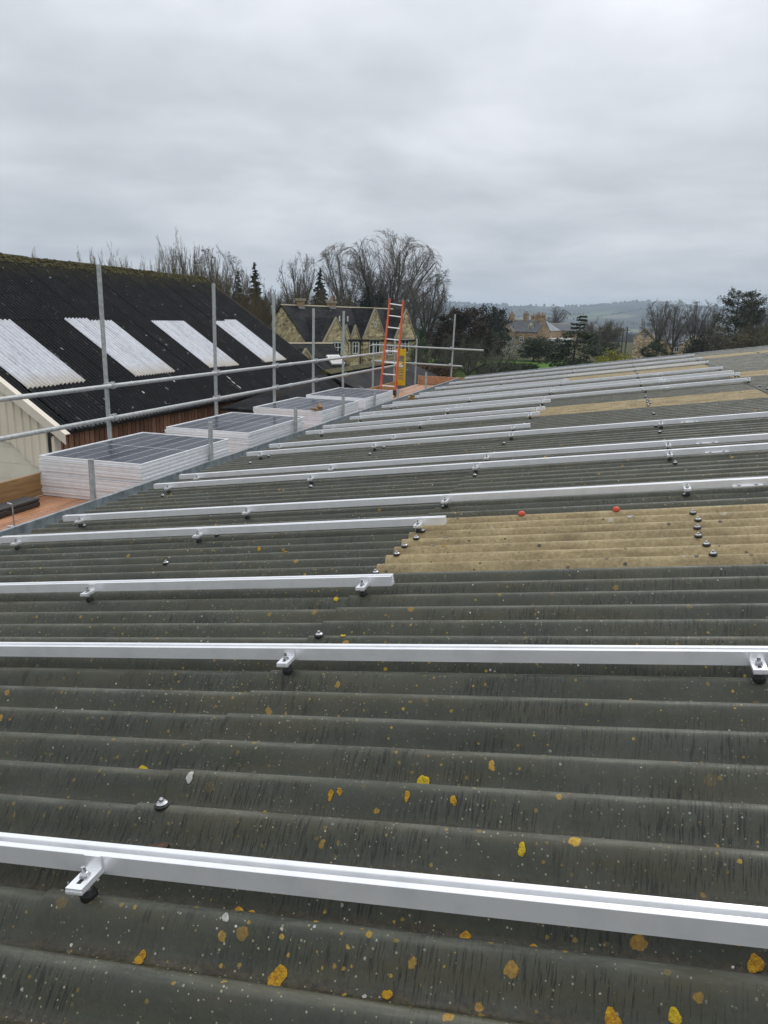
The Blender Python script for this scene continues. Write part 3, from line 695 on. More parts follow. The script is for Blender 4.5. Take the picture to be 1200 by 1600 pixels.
# ------------------------------------------------------------------ stacks of solar panels
PW, PL, PT = 1.145, 1.77, .034
def panel_meshes():
    f = MB(); w_ = .012
    f.box(0, PW, 0, w_, 0, PT); f.box(0, PW, PL - w_, PL, 0, PT); f.box(0, w_, w_ + .0002, PL - w_ - .0002, 0, PT); f.box(PW - w_, PW, w_ + .0002, PL - w_ - .0002, 0, PT)
    f.box(-.004, PW + .004, -.004, 0, .023, PT); f.box(PW, PW + .004, 0, PL + .004, .023, PT); f.box(-.004, 0, 0, PL, .023, PT)
    f.box(-.003, PW + .003, -.003, 0, 0, .005); f.box(PW, PW + .003, 0, PL, 0, .005)
    bs = MB(); bs.box(w_, PW - w_, w_, PL - w_, .022, .028)
    gl = MB(); gl.add([(w_, w_, .0335), (PW - w_, w_, .0335), (PW - w_, PL - w_, .0335), (w_, PL - w_, .0335)], [(0, 1, 2, 3)])
    ce = MB(); cw, ch = (PW - .05) / 6, (PL - .08) / 18
    cx_, cy_ = cw * .5 - .0055, ch * .5 - .0018
    ce.add([(-cx_ + .008, -cy_, 0), (cx_ - .008, -cy_, 0), (cx_, -cy_ + .008, 0), (cx_, cy_ - .008, 0), (cx_ - .008, cy_, 0), (-cx_ + .008, cy_, 0), (-cx_, cy_ - .008, 0), (-cx_, -cy_ + .008, 0)], [tuple(range(8))])
    return f.mesh(M_frame), bs.mesh(M_bus), gl.mesh(M_glass), ce.mesh(M_cell), cw, ch
PF, PB, PG, PC, CW, CH = panel_meshes()
STK = [(6.22, 11, -4.185, 'nearest stack'), (8.50, 11, -4.19, 'second stack'), (11.02, 11, -4.20, 'third stack'), (13.22, 11, -4.20, 'farthest stack')]
cnt = ['top', 'second', 'third', 'fourth', 'fifth', 'sixth', 'seventh', 'eighth', 'ninth', 'tenth', 'bottom']
pr = random.Random(21)
for y0, n, xr, nm in STK:
    for i in range(n):
        z = ZP + .001 + i * (PT + .0022); lvl = n - 1 - i
        lab = ('top solar panel of the %s, dark blue cells facing up' % nm) if lvl == 0 else ('%s solar panel in the %s, only its silver frame edge showing' % (cnt[lvl] + (' from top' if 0 < lvl < n - 1 else ''), nm))
        jx, jy = (pr.uniform(-.012, .004), pr.uniform(-.014, .014))
        M = Matrix.Translation((xr - PW + jx, y0 + jy, z)) @ Matrix.Rotation(pr.uniform(-.003, .003), 4, 'Z')
        t = thing('solar_panel', lab, 'solar panel', M.translation.copy(), 'solar panels stacked on the scaffold')
        ob('frame', PF, t, M); ob('backsheet', PB, t, M)
        if lvl == 0:
            gl = ob('glass', PG, t, M)
            for a in range(6):
                for c in range(18):
                    yy = .030 + (c + .5) * CH + (.016 if c > 8 else 0)
                    ob('cell', PC, t, M @ Matrix.Translation((.025 + (a + .5) * CW, yy, .0296)))
b = MB(); M = Matrix.Translation((-4.30, 11.06, ZP + .392)) @ Matrix.Rotation(.5, 4, 'Z')
for i, (x, y, z) in enumerate(((-.06, -.02, .02), (.0, .0, .0), (.05, .03, .03))):
    b.box(x - .035, x + .035, y - .05, y + .05, z, z + .03 + .015 * i, M @ Matrix.Rotation(.25 * i, 4, 'X'))
tag(b.build('wooden_packer', M_toe, bevel=.006), 'small brown wooden packer on the front corner of the third panel stack', 'packer')
s, y = roof_hit(653, 625, .02)
b = MB(); M = Matrix.Translation(rp(-3.72, 13.95, .0)); b.box(-.05, .08, -.05, .05, .0, .07, M); b.box(-.03, .05, -.03, .05, .071, .12, M)
tag(b.build('wooden_block', M_toe, bevel=.006), 'small brown wooden block lying at the eave by the far rails', 'block')

# ------------------------------------------------------------------ the neighbouring barn
XE, ZE, XR, ZR = -11.21, E - 2.525, -17.0, E + 1.36
UD = Vector((XR - XE, 0, ZR - ZE)); UL = UD.length; UD.normalize(); UN = Vector((-UD.z * -1, 0, 0)); UN = Vector((UD.z, 0, -UD.x))
BY0 = 14.15 - 3.5 * PITCH; BY1 = 14.15 + 16 * W7
barn = thing('barn', 'long barn with a black corrugated roof, four milky rooflights and brown boarded side', 'barn', (-14, 22, 0))
def bp(u, y, n=0.0): return Vector((XE, y, ZE)) + UD * u + UN * n
def barn_sheet(length, nc, mat, seg=8):
    wdt = nc * PITCH; nu = int(nc * seg); vs = []; fs = []
    for layer in (0, -.007):
        for s in (0, length):
            for i in range(nu + 1):
                y = wdt * i / nu; vs.append(UD * s + Vector((0, y, 0)) + UN * (.032 * math.cos(2 * math.pi * y / PITCH) + layer))
    m = nu + 1
    for i in range(nu):
        fs += [(i, i + 1, m + i + 1, m + i), (2 * m + i, 3 * m + i, 3 * m + i + 1, 2 * m + i + 1), (i, 2 * m + i, 2 * m + i + 1, i + 1), (m + i, m + i + 1, 3 * m + i + 1, 3 * m + i)]
    me = mk(vs, fs, mat, True)
    try: me.set_sharp_from_angle(angle=math.radians(60))
    except Exception: pass
    return me
BROWS = [(-.10, 1.72, .030), (1.46, 2.62, .038), (3.94, UL - 3.94 - .02, .046)]
bm_ = [barn_sheet(L, 7, M_barn) for _, L, _ in BROWS]; bh_ = [barn_sheet(L, 3.5, M_barn) for _, L, _ in BROWS]; brl = barn_sheet(BROWS[1][1], 7, M_brl)
br_ = random.Random(12)
for j, (u0, L, n0) in enumerate(BROWS):
    ob('roof_sheet', bh_[j], barn, Matrix.Translation(bp(u0, BY0, n0)))
    for kk in range(16):
        isr = j == 1 and kk % 4 in (0, 1)
        du = br_.uniform(-.02, .02) - (.05 if isr else 0)
        o = ob('rooflight_sheet' if isr else 'roof_sheet', brl if isr else bm_[j], barn, Matrix.Translation(bp(u0 + du, 14.15 + kk * W7, n0 + br_.uniform(-.003, .003) + (.008 if isr else 0))))
# back slope, ridge, walls
ub = Vector((-UD.x, 0, UD.z)); vs = []; nb = int((BY1 - BY0) / PITCH * 4)
for u in (0, UL):
    for i in range(nb + 1):
        y = BY0 + (BY1 - BY0) * i / nb; vs.append(Vector((XR, y, ZR)) - ub * u * 1.0 + Vector((0, 0, .04 + .025 * math.cos(2 * math.pi * (y - BY0) / PITCH))))
ob('back_slope', mk(vs, [(i, i + 1, nb + 2 + i, nb + 1 + i) for i in range(nb)], M_barn, True), barn)
yy = BY0 - .05; q = random.Random(5)
while yy < BY1 - .3:                        # ridge tiles, half buried in moss
    L = min(1.05, BY1 - yy); b = MB(); z = ZR + .085 + q.uniform(-.012, .012)
    b.prism([(XR + .26, yy, z - .19), (XR + .15, yy, z - .06), (XR + .07, yy, z + .02), (XR, yy, z + .045), (XR - .07, yy, z + .02), (XR - .15, yy, z - .06), (XR - .26, yy, z - .19), (XR - .2, yy, z - .2), (XR + .2, yy, z - .2)], (0, L - .015, 0)); b.build('ridge_tile', M_moss, barn, bevel=.02); yy += 1.05
b = MB(); mr = random.Random(6)
for i in range(900):
    y = mr.uniform(BY0, BY1); u = UL - abs(mr.gauss(0, .16)) - .02; p = bp(u, y, .07 + max(0, .09 - (UL - u) * .3)); r = mr.uniform(.02, .06)
    b.lathe(p - UN * .02, UN + Vector((mr.uniform(-.3, .3), mr.uniform(-.3, .3), 0)), [(r, 0), (r * .8, r * .5), (r * .3, r * .75)], 6)
mo = b.build('moss', M_moss, barn, True); mo['kind'] = 'stuff'
XW = XE - .22
b = MB(); b.box(XW - .1, XW - .03, BY0 + .1, BY1 - .1, 0, ZE + .02); b.build('side_wall', M_darkint, barn)
yb_ = BY0 + .30; q = random.Random(9)
while yb_ < BY1 - .3:
    w_ = .150; b = MB(); b.box(XW - .028, XW - .006 + q.uniform(0, .006), yb_, yb_ + w_, .3, ZE - .05 + q.uniform(-.01, .01)); b.build('wall_board', M_clad, barn); yb_ += .182
b = MB(); b.tube((XE + .02, BY0 + .1, ZE - .03), (XE + .02, BY1 - .05, ZE - .03), .055, n=12); b.build('gutter', M_darkint, barn, True)
b = MB(); b.box(XW - .006, XW + .02, BY0 + .1, BY1 - .05, ZE - .16, ZE - .02); b.build('fascia', M_darkint, barn)
def onY(px, py, Y0):
    r = ray(px, py); r = r * (Y0 / r[1]); return r[0], r[2] + E
GY = BY0 + .12
zr = lambda x: ZE + (x - XE) / (XR - XE) * (ZR - ZE) if x > XR else ZE + (2 * XR - x - XE) / (XR - XE) * (ZR - ZE)
b = MB(); xl = 2 * XR - XW
b.prism([(XW, GY + .06, 0), (XW, GY + .06, zr(XW) - .06), (XR, GY + .06, ZR - .06), (xl, GY + .06, zr(xl) - .06), (xl, GY + .06, 0)], (0, .2, 0)); gw = b.build('gable_wall', M_creamwall, barn)
for row in range(9):                        # block courses of the painted wall
    b = MB(); b.box(XW - 5.2, XW - .002, GY + .048, GY + .0595, .1 + row * .36, .1 + row * .36 + .352); b.build('block_course', M_creamwall, barn, bevel=.003)
cut = sorted([onY(px, py, GY) for px, py in ((-60, 668), (0, 687), (15, 691), (28, 701), (38, 714), (48, 722), (57, 730))])
def cutz(x):
    if x <= cut[0][0]: return cut[0][1]
    for (xa, za), (xb, zb) in zip(cut, cut[1:]):
        if x <= xb: return za + (zb - za) * (x - xa) / (xb - xa)
    return cut[-1][1]
x = XW
for i in range(26):
    x1 = x - .2; b = MB(); xs = [x, x - .105, x - .13, x - .175, x1]; ys = [0, 0, -.034, -.034, 0]
    vs = []; 
    for xx, yo_ in zip(xs, ys): vs += [(xx, GY + yo_, cutz(xx)), (xx, GY + yo_, zr(xx) - .10)]
    n = len(xs); vb = [(vx, vy + .004 + .03, vz) for vx, vy, vz in vs]
    fs = [(2 * a, 2 * a + 1, 2 * a + 3, 2 * a + 2) for a in range(n - 1)] + [(2 * a, 2 * a + 2, 2 * n + 2 * a + 2, 2 * n + 2 * a) for a in range(n - 1)]
    b.add(vs + vb, fs); b.build('cladding_strip', M_cream, barn); x = x1
for sgn in (1,):
    b = MB(); a0, a1 = bp(-.22, BY0 - .035, .10), bp(UL, BY0 - .035, .10)
    b.prism([a0, a0 + Vector((0, .17, 0)), a0 + Vector((0, .17, -.02)), a0 + Vector((0, .02, -.02)), a0 + Vector((0, .02, -.22)), a0 + Vector((0, 0, -.22))], a1 - a0); b.build('barge_board', M_creamtrim, barn)
    b = MB(); a0 = bp(-.22, BY1 + .02, .10); a1 = bp(UL, BY1 + .02, .07); b.prism([a0, a0 + Vector((0, .03, 0)), a0 + Vector((0, .03, -.2)), a0 + Vector((0, 0, -.2))], a1 - a0); b.build('far_barge_board', M_darkint, barn)
b = MB(); b.box(XW - .005, XW + .07, GY - .02, GY + .05, 0, ZE - .12); b.build('corner_trim', M_cream, barn)
b = MB(); b.box(XE - .6, XE + .12, BY1 + .06, BY1 + .10, ZE - .55, ZE - .05, ); b.build('end_board', M_winwhite, barn)
b = MB(); b.prism([(XW, BY1 - .3, 0), (XW, BY1 - .3, zr(XW) - .06), (XR, BY1 - .3, ZR - .06), (xl, BY1 - .3, zr(xl) - .06), (xl, BY1 - .3, 0)], (0, .2, 0)); b.build('far_gable_wall', M_creamwall, barn)
b = MB(); b.box(xl, xl + .1, BY0 + .35, BY1 - .32, 0, ZE); b.build('back_wall', M_creamwall, barn)
# white scar where coating has flaked
for i, (px, py) in enumerate(((348, 584), (356, 593), (363, 600), (372, 607), (205, 600), (222, 616), (270, 598))):
    r = ray(px, py); o0 = Vector((0, 0, E)); nrm = UN; t = (Vector((XE, 0, ZE)) - o0).dot(nrm) / Vector(r).dot(nrm); hp = o0 + Vector(r) * t + UN * .066
    b = MB(); L = .11 if i < 4 else .06
    b.add([hp + UD * -L + Vector((0, -.03, 0)), hp + UD * -L * .2 + Vector((0, .05, 0)), hp + UD * L + Vector((0, .015, 0)), hp + UD * L * .4 + Vector((0, -.03, 0))], [(0, 1, 2, 3)]); b.build('flaked_patch', M_white, barn)
# aerial beyond the ridge end
ae = thing('tv_aerial', 'small television aerial standing at the far end of the mossy barn ridge', 'aerial', (XR, BY1 - .25, ZR))
b = MB(); b.tube((XR - .05, BY1 - .25, ZR), (XR - .05, BY1 - .25, ZR + .62), .016, n=8); b.build('mast', M_steel, ae)
b = MB(); b.tube((XR - .55, BY1 - .35, ZR + .58), (XR + .35, BY1 - .15, ZR + .60), .009, n=6); b.build('boom', M_steel, ae)
for i in range(7):
    xx = XR - .5 + i * .13; b = MB(); b.tube((xx, BY1 - .25 - .25 + .0, ZR + .585), (xx, BY1 + .0, ZR + .60), .006, n=6); b.build('element', M_steel, ae)

# ------------------------------------------------------------------ placing by bearing and distance
def hor(px): return _hy + math.tan(_roll) * (px - 600)
def G(px, dist):
    r = ray(px, hor(px)); v = Vector((r[0], r[1], 0)).normalized() * dist; return v
def zpx(px, py, dist):
    r = ray(px, py); return E + r[2] * dist / math.hypot(r[0], r[1])

# ------------------------------------------------------------------ houses
def frame_from(o, right_pt):
    e1 = (right_pt - o); L = Vector((e1.x, e1.y, 0)).length; e1 = Vector((e1.x, e1.y, 0)).normalized(); e2 = Vector((-e1.y, e1.x, 0))
    return Matrix(((e1.x, e2.x, 0, o.x), (e1.y, e2.y, 0, o.y), (0, 0, 1, 0), (0, 0, 0, 1))), L
def part(b, name, mat, root, M, bevel=0): return b.build(name, mat, root, M=M, bevel=bevel)
def gable_block(root, M, x0, x1, y0, y1, eave, ridge, wm, rm, along='x', ov=.18, th=.16, base=-1.0, names=('wall', 'roof_slope')):
    b = MB()
    if along == 'x':
        ym = (y0 + y1) / 2; b.prism([(x0, y0, base), (x0, y1, base), (x0, y1, eave), (x0, ym, ridge), (x0, y0, eave)], (x1 - x0, 0, 0))
        sl = (ridge - eave) / (ym - y0); ends = [((y0 - ov, eave - ov * sl), (ym, ridge)), ((y1 + ov, eave - ov * sl), (ym, ridge))]
        wall = part(b, names[0], wm, root, M)
        for (ya, za), (yb2, zb) in ends:
            b = MB(); b.prism([(x0 - .06, ya, za + .02), (x0 - .06, yb2, zb + .02), (x0 - .06, yb2, zb + .02 + th), (x0 - .06, ya, za + .02 + th * .8)], (x1 - x0 + .12, 0, 0)); part(b, names[1], rm, root, M)
        b = MB(); b.prism([(x0 - .07, ym - .13, ridge + th - .04), (x0 - .07, ym, ridge + th + .07), (x0 - .07, ym + .13, ridge + th - .04)], (x1 - x0 + .14, 0, 0)); part(b, 'ridge_tiles', M_sill, root, M)
    else:
        xm = (x0 + x1) / 2; b.prism([(x0, y0, base), (x0, y0, eave), (xm, y0, ridge), (x1, y0, eave), (x1, y0, base)], (0, y1 - y0, 0)); wall = part(b, names[0], wm, root, M)
        sl = (ridge - eave) / (xm - x0)
        for xa, za in ((x0 - ov * .6, eave - ov * .6 * sl), (x1 + ov * .6, eave - ov * .6 * sl)):
            b = MB(); b.prism([(xa, y0 + .03, za + .02), (xm, y0 + .03, ridge + .02), (xm, y0 + .03, ridge + .02 + th), (xa, y0 + .03, za + .02 + th * .8)], (0, y1 - y0, 0)); part(b, names[1], rm, root, M)
        b = MB()                              # stone coping on the gable
        for xa, za in ((x0 - .1, eave - .05), (x1 + .1, eave - .05)):
            b.prism([(xa, y0 - .04, za), (xm, y0 - .04, ridge + .02), (xm, y0 - .04, ridge + .26), (xa, y0 - .04, za + .24)], (0, .22, 0))
        part(b, 'coping', M_sill, root, M)
    return wall
def window(root, M, x, z, w_, h_, y, mull=2, trans=True, fm=None):
    """window in a wall at local y facing -y, with stone surround, frame and panes"""
    fm = fm or M_winwhite; b = MB()
    b.box(x - w_ / 2 - .12, x + w_ / 2 + .12, y - .05, y + .02, z - .14, z - .0); b.box(x - w_ / 2 - .12, x + w_ / 2 + .12, y - .03, y + .02, z + h_, z + h_ + .16)
    b.box(x - w_ / 2 - .12, x - w_ / 2, y - .03, y + .02, z, z + h_); b.box(x + w_ / 2, x + w_ / 2 + .12, y - .03, y + .02, z, z + h_)
    wd = part(b, 'window', M_sill, root, M); t = .075
    b = MB(); b.box(x - w_ / 2, x + w_ / 2, y - .022, y + .01, z, z + t); b.box(x - w_ / 2, x + w_ / 2, y - .022, y + .01, z + h_ - t, z + h_)
    for i in range(mull + 1):
        xx = x - w_ / 2 + (w_ - t) * i / mull; b.box(xx, xx + t, y - .021, y + .01, z + t, z + h_ - t)
    if trans: b.box(x - w_ / 2 + t, x + w_ / 2 - t, y - .019, y + .01, z + h_ * .62, z + h_ * .62 + t * .8)
    part(b, 'window_frame', fm, wd, M)
    for i in range(mull):
        xa = x - w_ / 2 + (w_ - t) * i / mull + t; xb = x - w_ / 2 + (w_ - t) * (i + 1) / mull
        b = MB(); b.box(xa, xb, y - .012, y + .005, z + t, z + h_ - t); part(b, 'pane', M_pane, wd, M)
def chimney(root, M, x, y, z0, z1, w_=.7, d_=.6, mat=None, pots=1):
    b = MB(); b.box(x - w_ / 2, x + w_ / 2, y - d_ / 2, y + d_ / 2, z0, z1 - .22); ch = part(b, 'chimney', mat or M_stone2, root, M)
    b = MB(); b.box(x - w_ / 2 - .09, x + w_ / 2 + .09, y - d_ / 2 - .09, y + d_ / 2 + .09, z1 - .22, z1); part(b, 'chimney_cap', M_sill, ch, M)
    b = MB(); b.box(x - w_ / 2 - .03, x + w_ / 2 + .03, y - d_ / 2 - .03, y + d_ / 2 + .03, z0 + .35, z0 + .55); part(b, 'flashing', M_lead, ch, M)
    for i in range(pots):
        px_ = x + (i - (pots - 1) / 2) * .32; b = MB(); b.lathe((px_, y, z1), (0, 0, 1), [(.15, 0), (.12, .08), (.115, .34), (.14, .38), (.13, .44)], 10); part(b, 'chimney_pot', M_pot, ch, M)

# stone house with the row of gables
o1, r1 = G(476, 70), G(650, 79)
M1, L1 = frame_from(o1, r1)
h1 = thing('stone_house', 'honey stone house with dark slate roof, steep front gables and paired dormers behind the scaffold', 'house', o1 + Vector((0, 0, 0)))
rz, ez = zpx(441, 479, 73), zpx(478, 531, 70.5)
fx = lambda px: (px - 476) / (650 - 476) * L1 * (1 + .12 * (650 - px) / 174 * 0)
gable_block(h1, M1, 0, L1, 0, 7.0, ez, rz, M_stone, M_slate)
gable_block(h1, M1, .35, 3.1, -2.3, 3.2, ez - .35, zpx(522, 500, 68.5), M_stone, M_slate, 'y', names=('wing_wall', 'wing_roof'))
window(h1, M1, 1.75, ez - 1.35, 1.15, 1.25, -2.3, 3)
for x in (4.75, 5.85):
    gable_block(h1, M1, x - .47, x + .47, -.08, 1.9, ez - .05, ez + 1.15, M_stone, M_slate, 'y', base=ez - 1.6, names=('dormer_wall', 'dormer_roof'))
    window(h1, M1, x, ez - 1.25, .72, 1.1, -.08, 2)
gable_block(h1, M1, 6.75, 9.7, -.12, 3.4, ez - .25, rz - .05, M_stone, M_slate, 'y', names=('gable_wall', 'gable_roof'))
window(h1, M1, 8.2, ez - 1.35, 1.35, 1.35, -.12, 3); window(h1, M1, 8.25, ez + 1.2, .22, .5, -.12, 1, False)
gable_block(h1, M1, L1 - 2.9, L1 + .05, -.10, 3.4, ez - .25, rz - .08, M_stone, M_slate, 'y', names=('gable_wall', 'gable_roof'))
window(h1, M1, L1 - 1.5, ez - 1.2, 1.0, 1.3, -.10, 2); window(h1, M1, 10.35, ez - 1.4, .7, .9, 0, 2)
chimney(h1, M1, 2.0, 3.3, rz - .5, zpx(473, 466, 73), .55, .5, M_stone2, 0); chimney(h1, M1, 5.8, 3.5, rz - .4, zpx(525, 470, 75), .62, .55, M_stone2, 1)
b = MB(); b.lathe((-.02, 2.9, ez - .9), (-1, 0, .15), [(.05, 0), (.42, .1), (.45, .16), (.43, .16)], 16); part(b, 'satellite_dish', M_lead, h1, M1)
b = MB(); b.box(4.3, 6.3, .8, 1.6, ez + .93, ez + .99); part(b, 'lead_flat', M_lead, h1, M1)
for x in (5.5, 6.5): b = MB(); b.tube((x, 1.9, ez + 1.4), (x, 1.9, ez + 2.15), .07, n=8); part(b, 'vent_pipe', M_winwhite, h1, M1)
b = MB(); b.tube((6.5, -.06, ez - .1), (6.5, -.06, .2), .05, n=8); part(b, 'down_pipe', M_darkint, h1, M1)

# slate outbuilding in front of it
o2, r2 = G(462, 50), G(556, 53)
M2, L2 = frame_from(o2, r2); oz = zpx(500, 541, 53)
h2 = thing('slate_outbuilding', 'low dark slate roofed outbuilding with white roof window before the stone house', 'outbuilding', o2)
gable_block(h2, M2, -1.5, L2, 0, 5.2, oz - 2.0, oz, M_stone, M_slate)
gable_block(h2, M2, 1.1, 1.9, .9, 2.2, oz - .9, oz - .35, M_stone, M_slate, 'y', base=oz - 1.6, names=('dormer_wall', 'dormer_roof'))
sl2 = 2.0 / 2.6
rwM = M2 @ Matrix.Translation((L2 - .85, 1.1, oz - 2.0 + 1.1 * sl2 + .20)) @ Matrix.Rotation(math.atan(sl2), 4, 'X')
b = MB(); b.box(-.55, .55, -.45, .45, 0, .16); rwf = part(b, 'roof_window', M_winwhite, h2, rwM, .03); b = MB(); b.box(-.42, .42, -.33, .33, .161, .172); part(b, 'pane', M_pane, rwf, rwM)

# low shed with a mossy ridge beyond the barn
o3 = Vector((-8.4, 22.4, 0)); M3 = Matrix.Translation((-8.4, 22.4, 0)) @ Matrix.Rotation(math.radians(90), 4, 'Z')
h3 = thing('low_shed', 'low dark slate roofed shed with a mossy ridge between the barn and the scaffold', 'shed', o3)
r3 = E - 1.66
b = MB(); Y3a, Y3b = 22.3, 31.5
b.prism([(-10.6, Y3a, 0), (-10.6, Y3a, r3 - 1.0), (-6.2, Y3a, r3 - 1.0), (-6.2, Y3a, 0)], (0, Y3b - Y3a, 0)); part(b, 'wall', M_stone, h3, None)
for sgn in (1, -1):
    b = MB(); b.prism([(-8.4, Y3a - .1, r3), (-8.4 + sgn * 2.4, Y3a - .1, r3 - .98), (-8.4 + sgn * 2.4, Y3a - .1, r3 - 1.06), (-8.4, Y3a - .1, r3 - .08)], (0, Y3b - Y3a + .2, 0)); part(b, 'roof_slope', M_slate, h3, None)
b = MB(); b.prism([(-8.4, Y3a - .1, r3 - .005), (-10.8, Y3a - 2.2, r3 - .985), (-6.0, Y3a - 2.2, r3 - .985)], (0, 0, -.08)); part(b, 'hip_slope', M_slate, h3, None)
b = MB(); b.box(-10.5, -6.3, Y3a - 2.0, Y3a, 0, r3 - 1.05); part(b, 'end_wall', M_stone, h3, None)
yy = Y3a - .1
while yy < Y3b:
    b = MB(); b.prism([(-8.62, yy, r3 - .02), (-8.4, yy, r3 + .09), (-8.18, yy, r3 - .02)], (0, .44, 0)); part(b, 'ridge_tile', M_moss, h3, None); yy += .45

# farmhouse to the right
o4, r4 = G(806, 172), G(842, 170)
M4, L4 = frame_from(o4, r4)
h4 = thing('farmhouse', 'brown stone farmhouse with grey slate roof, four chimneys and white dormer', 'house', o4)
ez4, rz4 = zpx(820, 518.5, 172), zpx(815, 501, 175)
gable_block(h4, M4, -2.4, L4, 0, 7.0, ez4, rz4, M_stone2, M_slate2)
gable_block(h4, M4, -4.7, .15, -1.2, 7.0, ez4 - .1, rz4 - .05, M_stone2, M_slate2, 'y', names=('gable_wall', 'gable_roof'))
gable_block(h4, M4, 2.5, 3.6, .9, 3.0, ez4 + 1.35, ez4 + 1.9, M_winwhite, M_slate2, 'y', base=ez4 + .2, names=('dormer_wall', 'dormer_roof'))
window(h4, M4, 3.05, ez4 + .45, .8, .9, .88, 2); window(h4, M4, -1.2, ez4 - .2, .6, .9, -1.2, 1); window(h4, M4, 3.6, ez4 - 2.1, .8, 1.1, 0, 2); window(h4, M4, 1.6, ez4 - 2.1, .8, 1.1, 0, 2)
for x, y, top, px in ((-2.3, 3.0, 490, 795), (.8, 3.5, 489, 814), (3.6, 3.6, 491, 837), (L4 - .2, 2.6, 492, 845)): chimney(h4, M4, x, y, rz4 - .7, zpx(px, top, 174), .95, .8, M_stone2, 2)
M5, L5 = frame_from(G(853, 176), G(876, 186))
h5 = thing('pale_roofed_cottage', 'stone cottage with a pale slate roof adjoining the right end of the farmhouse', 'house', G(853, 176))
gable_block(h5, M5, -1.0, L5, 0, 6.5, zpx(865, 517, 178), zpx(860, 503.5, 178), M_stone2, M_slate3)
for x in (1.0, 2.4): window(h5, M5, x, zpx(865, 526, 178), .7, .9, 0, 2)
chimney(h5, M5, .9, 3.2, zpx(860, 505, 178), zpx(855, 493, 178), .9, .8, M_stone2, 1)
b = MB(); b.box(-1.0, L5 + .5, -3.0, -.15, -1, zpx(865, 529, 175)); part(b, 'lean_to', M_winwhite, h5, M5)
M6, L6 = frame_from(G(868, 192), G(903, 196))
h6 = thing('long_barn', 'long stone barn with a grey slate roof behind the cedar tree', 'barn', G(868, 192))
gable_block(h6, M6, 0, L6, 0, 7.0, zpx(885, 517, 193), zpx(885, 507, 195), M_stone2, M_slate2)
# gable cottage on the right
o7 = G(992, 142); M7, L7 = frame_from(o7, G(1028, 138))
h7 = thing('gabled_cottage', 'small honey stone cottage with a steep gable half hidden by bare trees on the right', 'house', o7)
gable_block(h7, M7, 0, L7, 0, 8, zpx(995, 530, 138), zpx(1010, 515, 138), M_stone, M_slate2, 'y')
gable_block(h7, M7, L7 * .6, L7 + 3.6, 2.2, 7.5, zpx(1040, 536, 141), zpx(1045, 522, 143), M_stone, M_slate3, 'x', names=('wing_wall', 'wing_roof'))
window(h7, M7, L7 * .5, zpx(1005, 529, 138), .7, .8, 0, 2); window(h7, M7, L7 + 2.5, zpx(1055, 549, 141), .9, 1.2, 2.2, 2)
# utility poles
for px, top, dd, w_ in ((939, 512, 92, 'dark timber utility pole standing beside the cedar'), (981, 511, 135, 'far utility pole just left of the gabled cottage'), (975, 512, 165, 'slender distant utility pole left of the gabled cottage')):
    p = G(px, dd); up_ = thing('utility_pole', w_, 'pole', p); z1 = zpx(px, top, dd)
    b = MB(); b.tube(p + Vector((0, 0, -1)), Vector((p.x, p.y, z1)), .13, .10, 8); b.build('shaft', M_bark, up_)
    b = MB(); b.box(-.5, .5, -.04, .04, z1 - .55, z1 - .45, Matrix.Translation((p.x, p.y, 0))); b.build('cross_arm', M_bark, up_)

# ------------------------------------------------------------------ trees
def seg_mesh(segs, mat, n=3):
    if not segs: return None
    p0 = np.array([s[0] for s in segs]); p1 = np.array([s[1] for s in segs]); r0 = np.array([s[2] for s in segs]); r1 = np.array([s[3] for s in segs])
    d = p1 - p0; d /= np.linalg.norm(d, axis=1)[:, None] + 1e-9
    ref = np.where(np.abs(d[:, 2:3]) < .9, np.array([[0, 0, 1.]]), np.array([[1., 0, 0]])); a = np.cross(d, ref); a /= np.linalg.norm(a, axis=1)[:, None]; b_ = np.cross(d, a)
    N = len(segs); V = np.zeros((N, 2 * n, 3))
    for i in range(n):
        c, s = math.cos(2 * math.pi * i / n), math.sin(2 * math.pi * i / n); o = a * c + b_ * s
        V[:, i] = p0 + o * r0[:, None]; V[:, n + i] = p1 + o * r1[:, None]
    base = (np.arange(N) * 2 * n)[:, None]; F = []
    for i in range(n): F.append(np.stack([base[:, 0] + i, base[:, 0] + (i + 1) % n, base[:, 0] + n + (i + 1) % n, base[:, 0] + n + i], 1))
    F = np.concatenate(F); return np_mesh(V.reshape(-1, 3), F, mat)
def np_mesh(V, F, mat):
    me = bpy.data.meshes.new('m'); me.vertices.add(len(V)); me.vertices.foreach_set('co', V.astype(np.float32).ravel())
    k_ = F.shape[1]; me.loops.add(F.size); me.loops.foreach_set('vertex_index', F.astype(np.int32).ravel())
    me.polygons.add(len(F)); me.polygons.foreach_set('loop_start', np.arange(0, F.size, k_, dtype=np.int32)); me.polygons.foreach_set('loop_total', np.full(len(F), k_, dtype=np.int32))
    me.materials.append(mat); me.update(calc_edges=True); return me
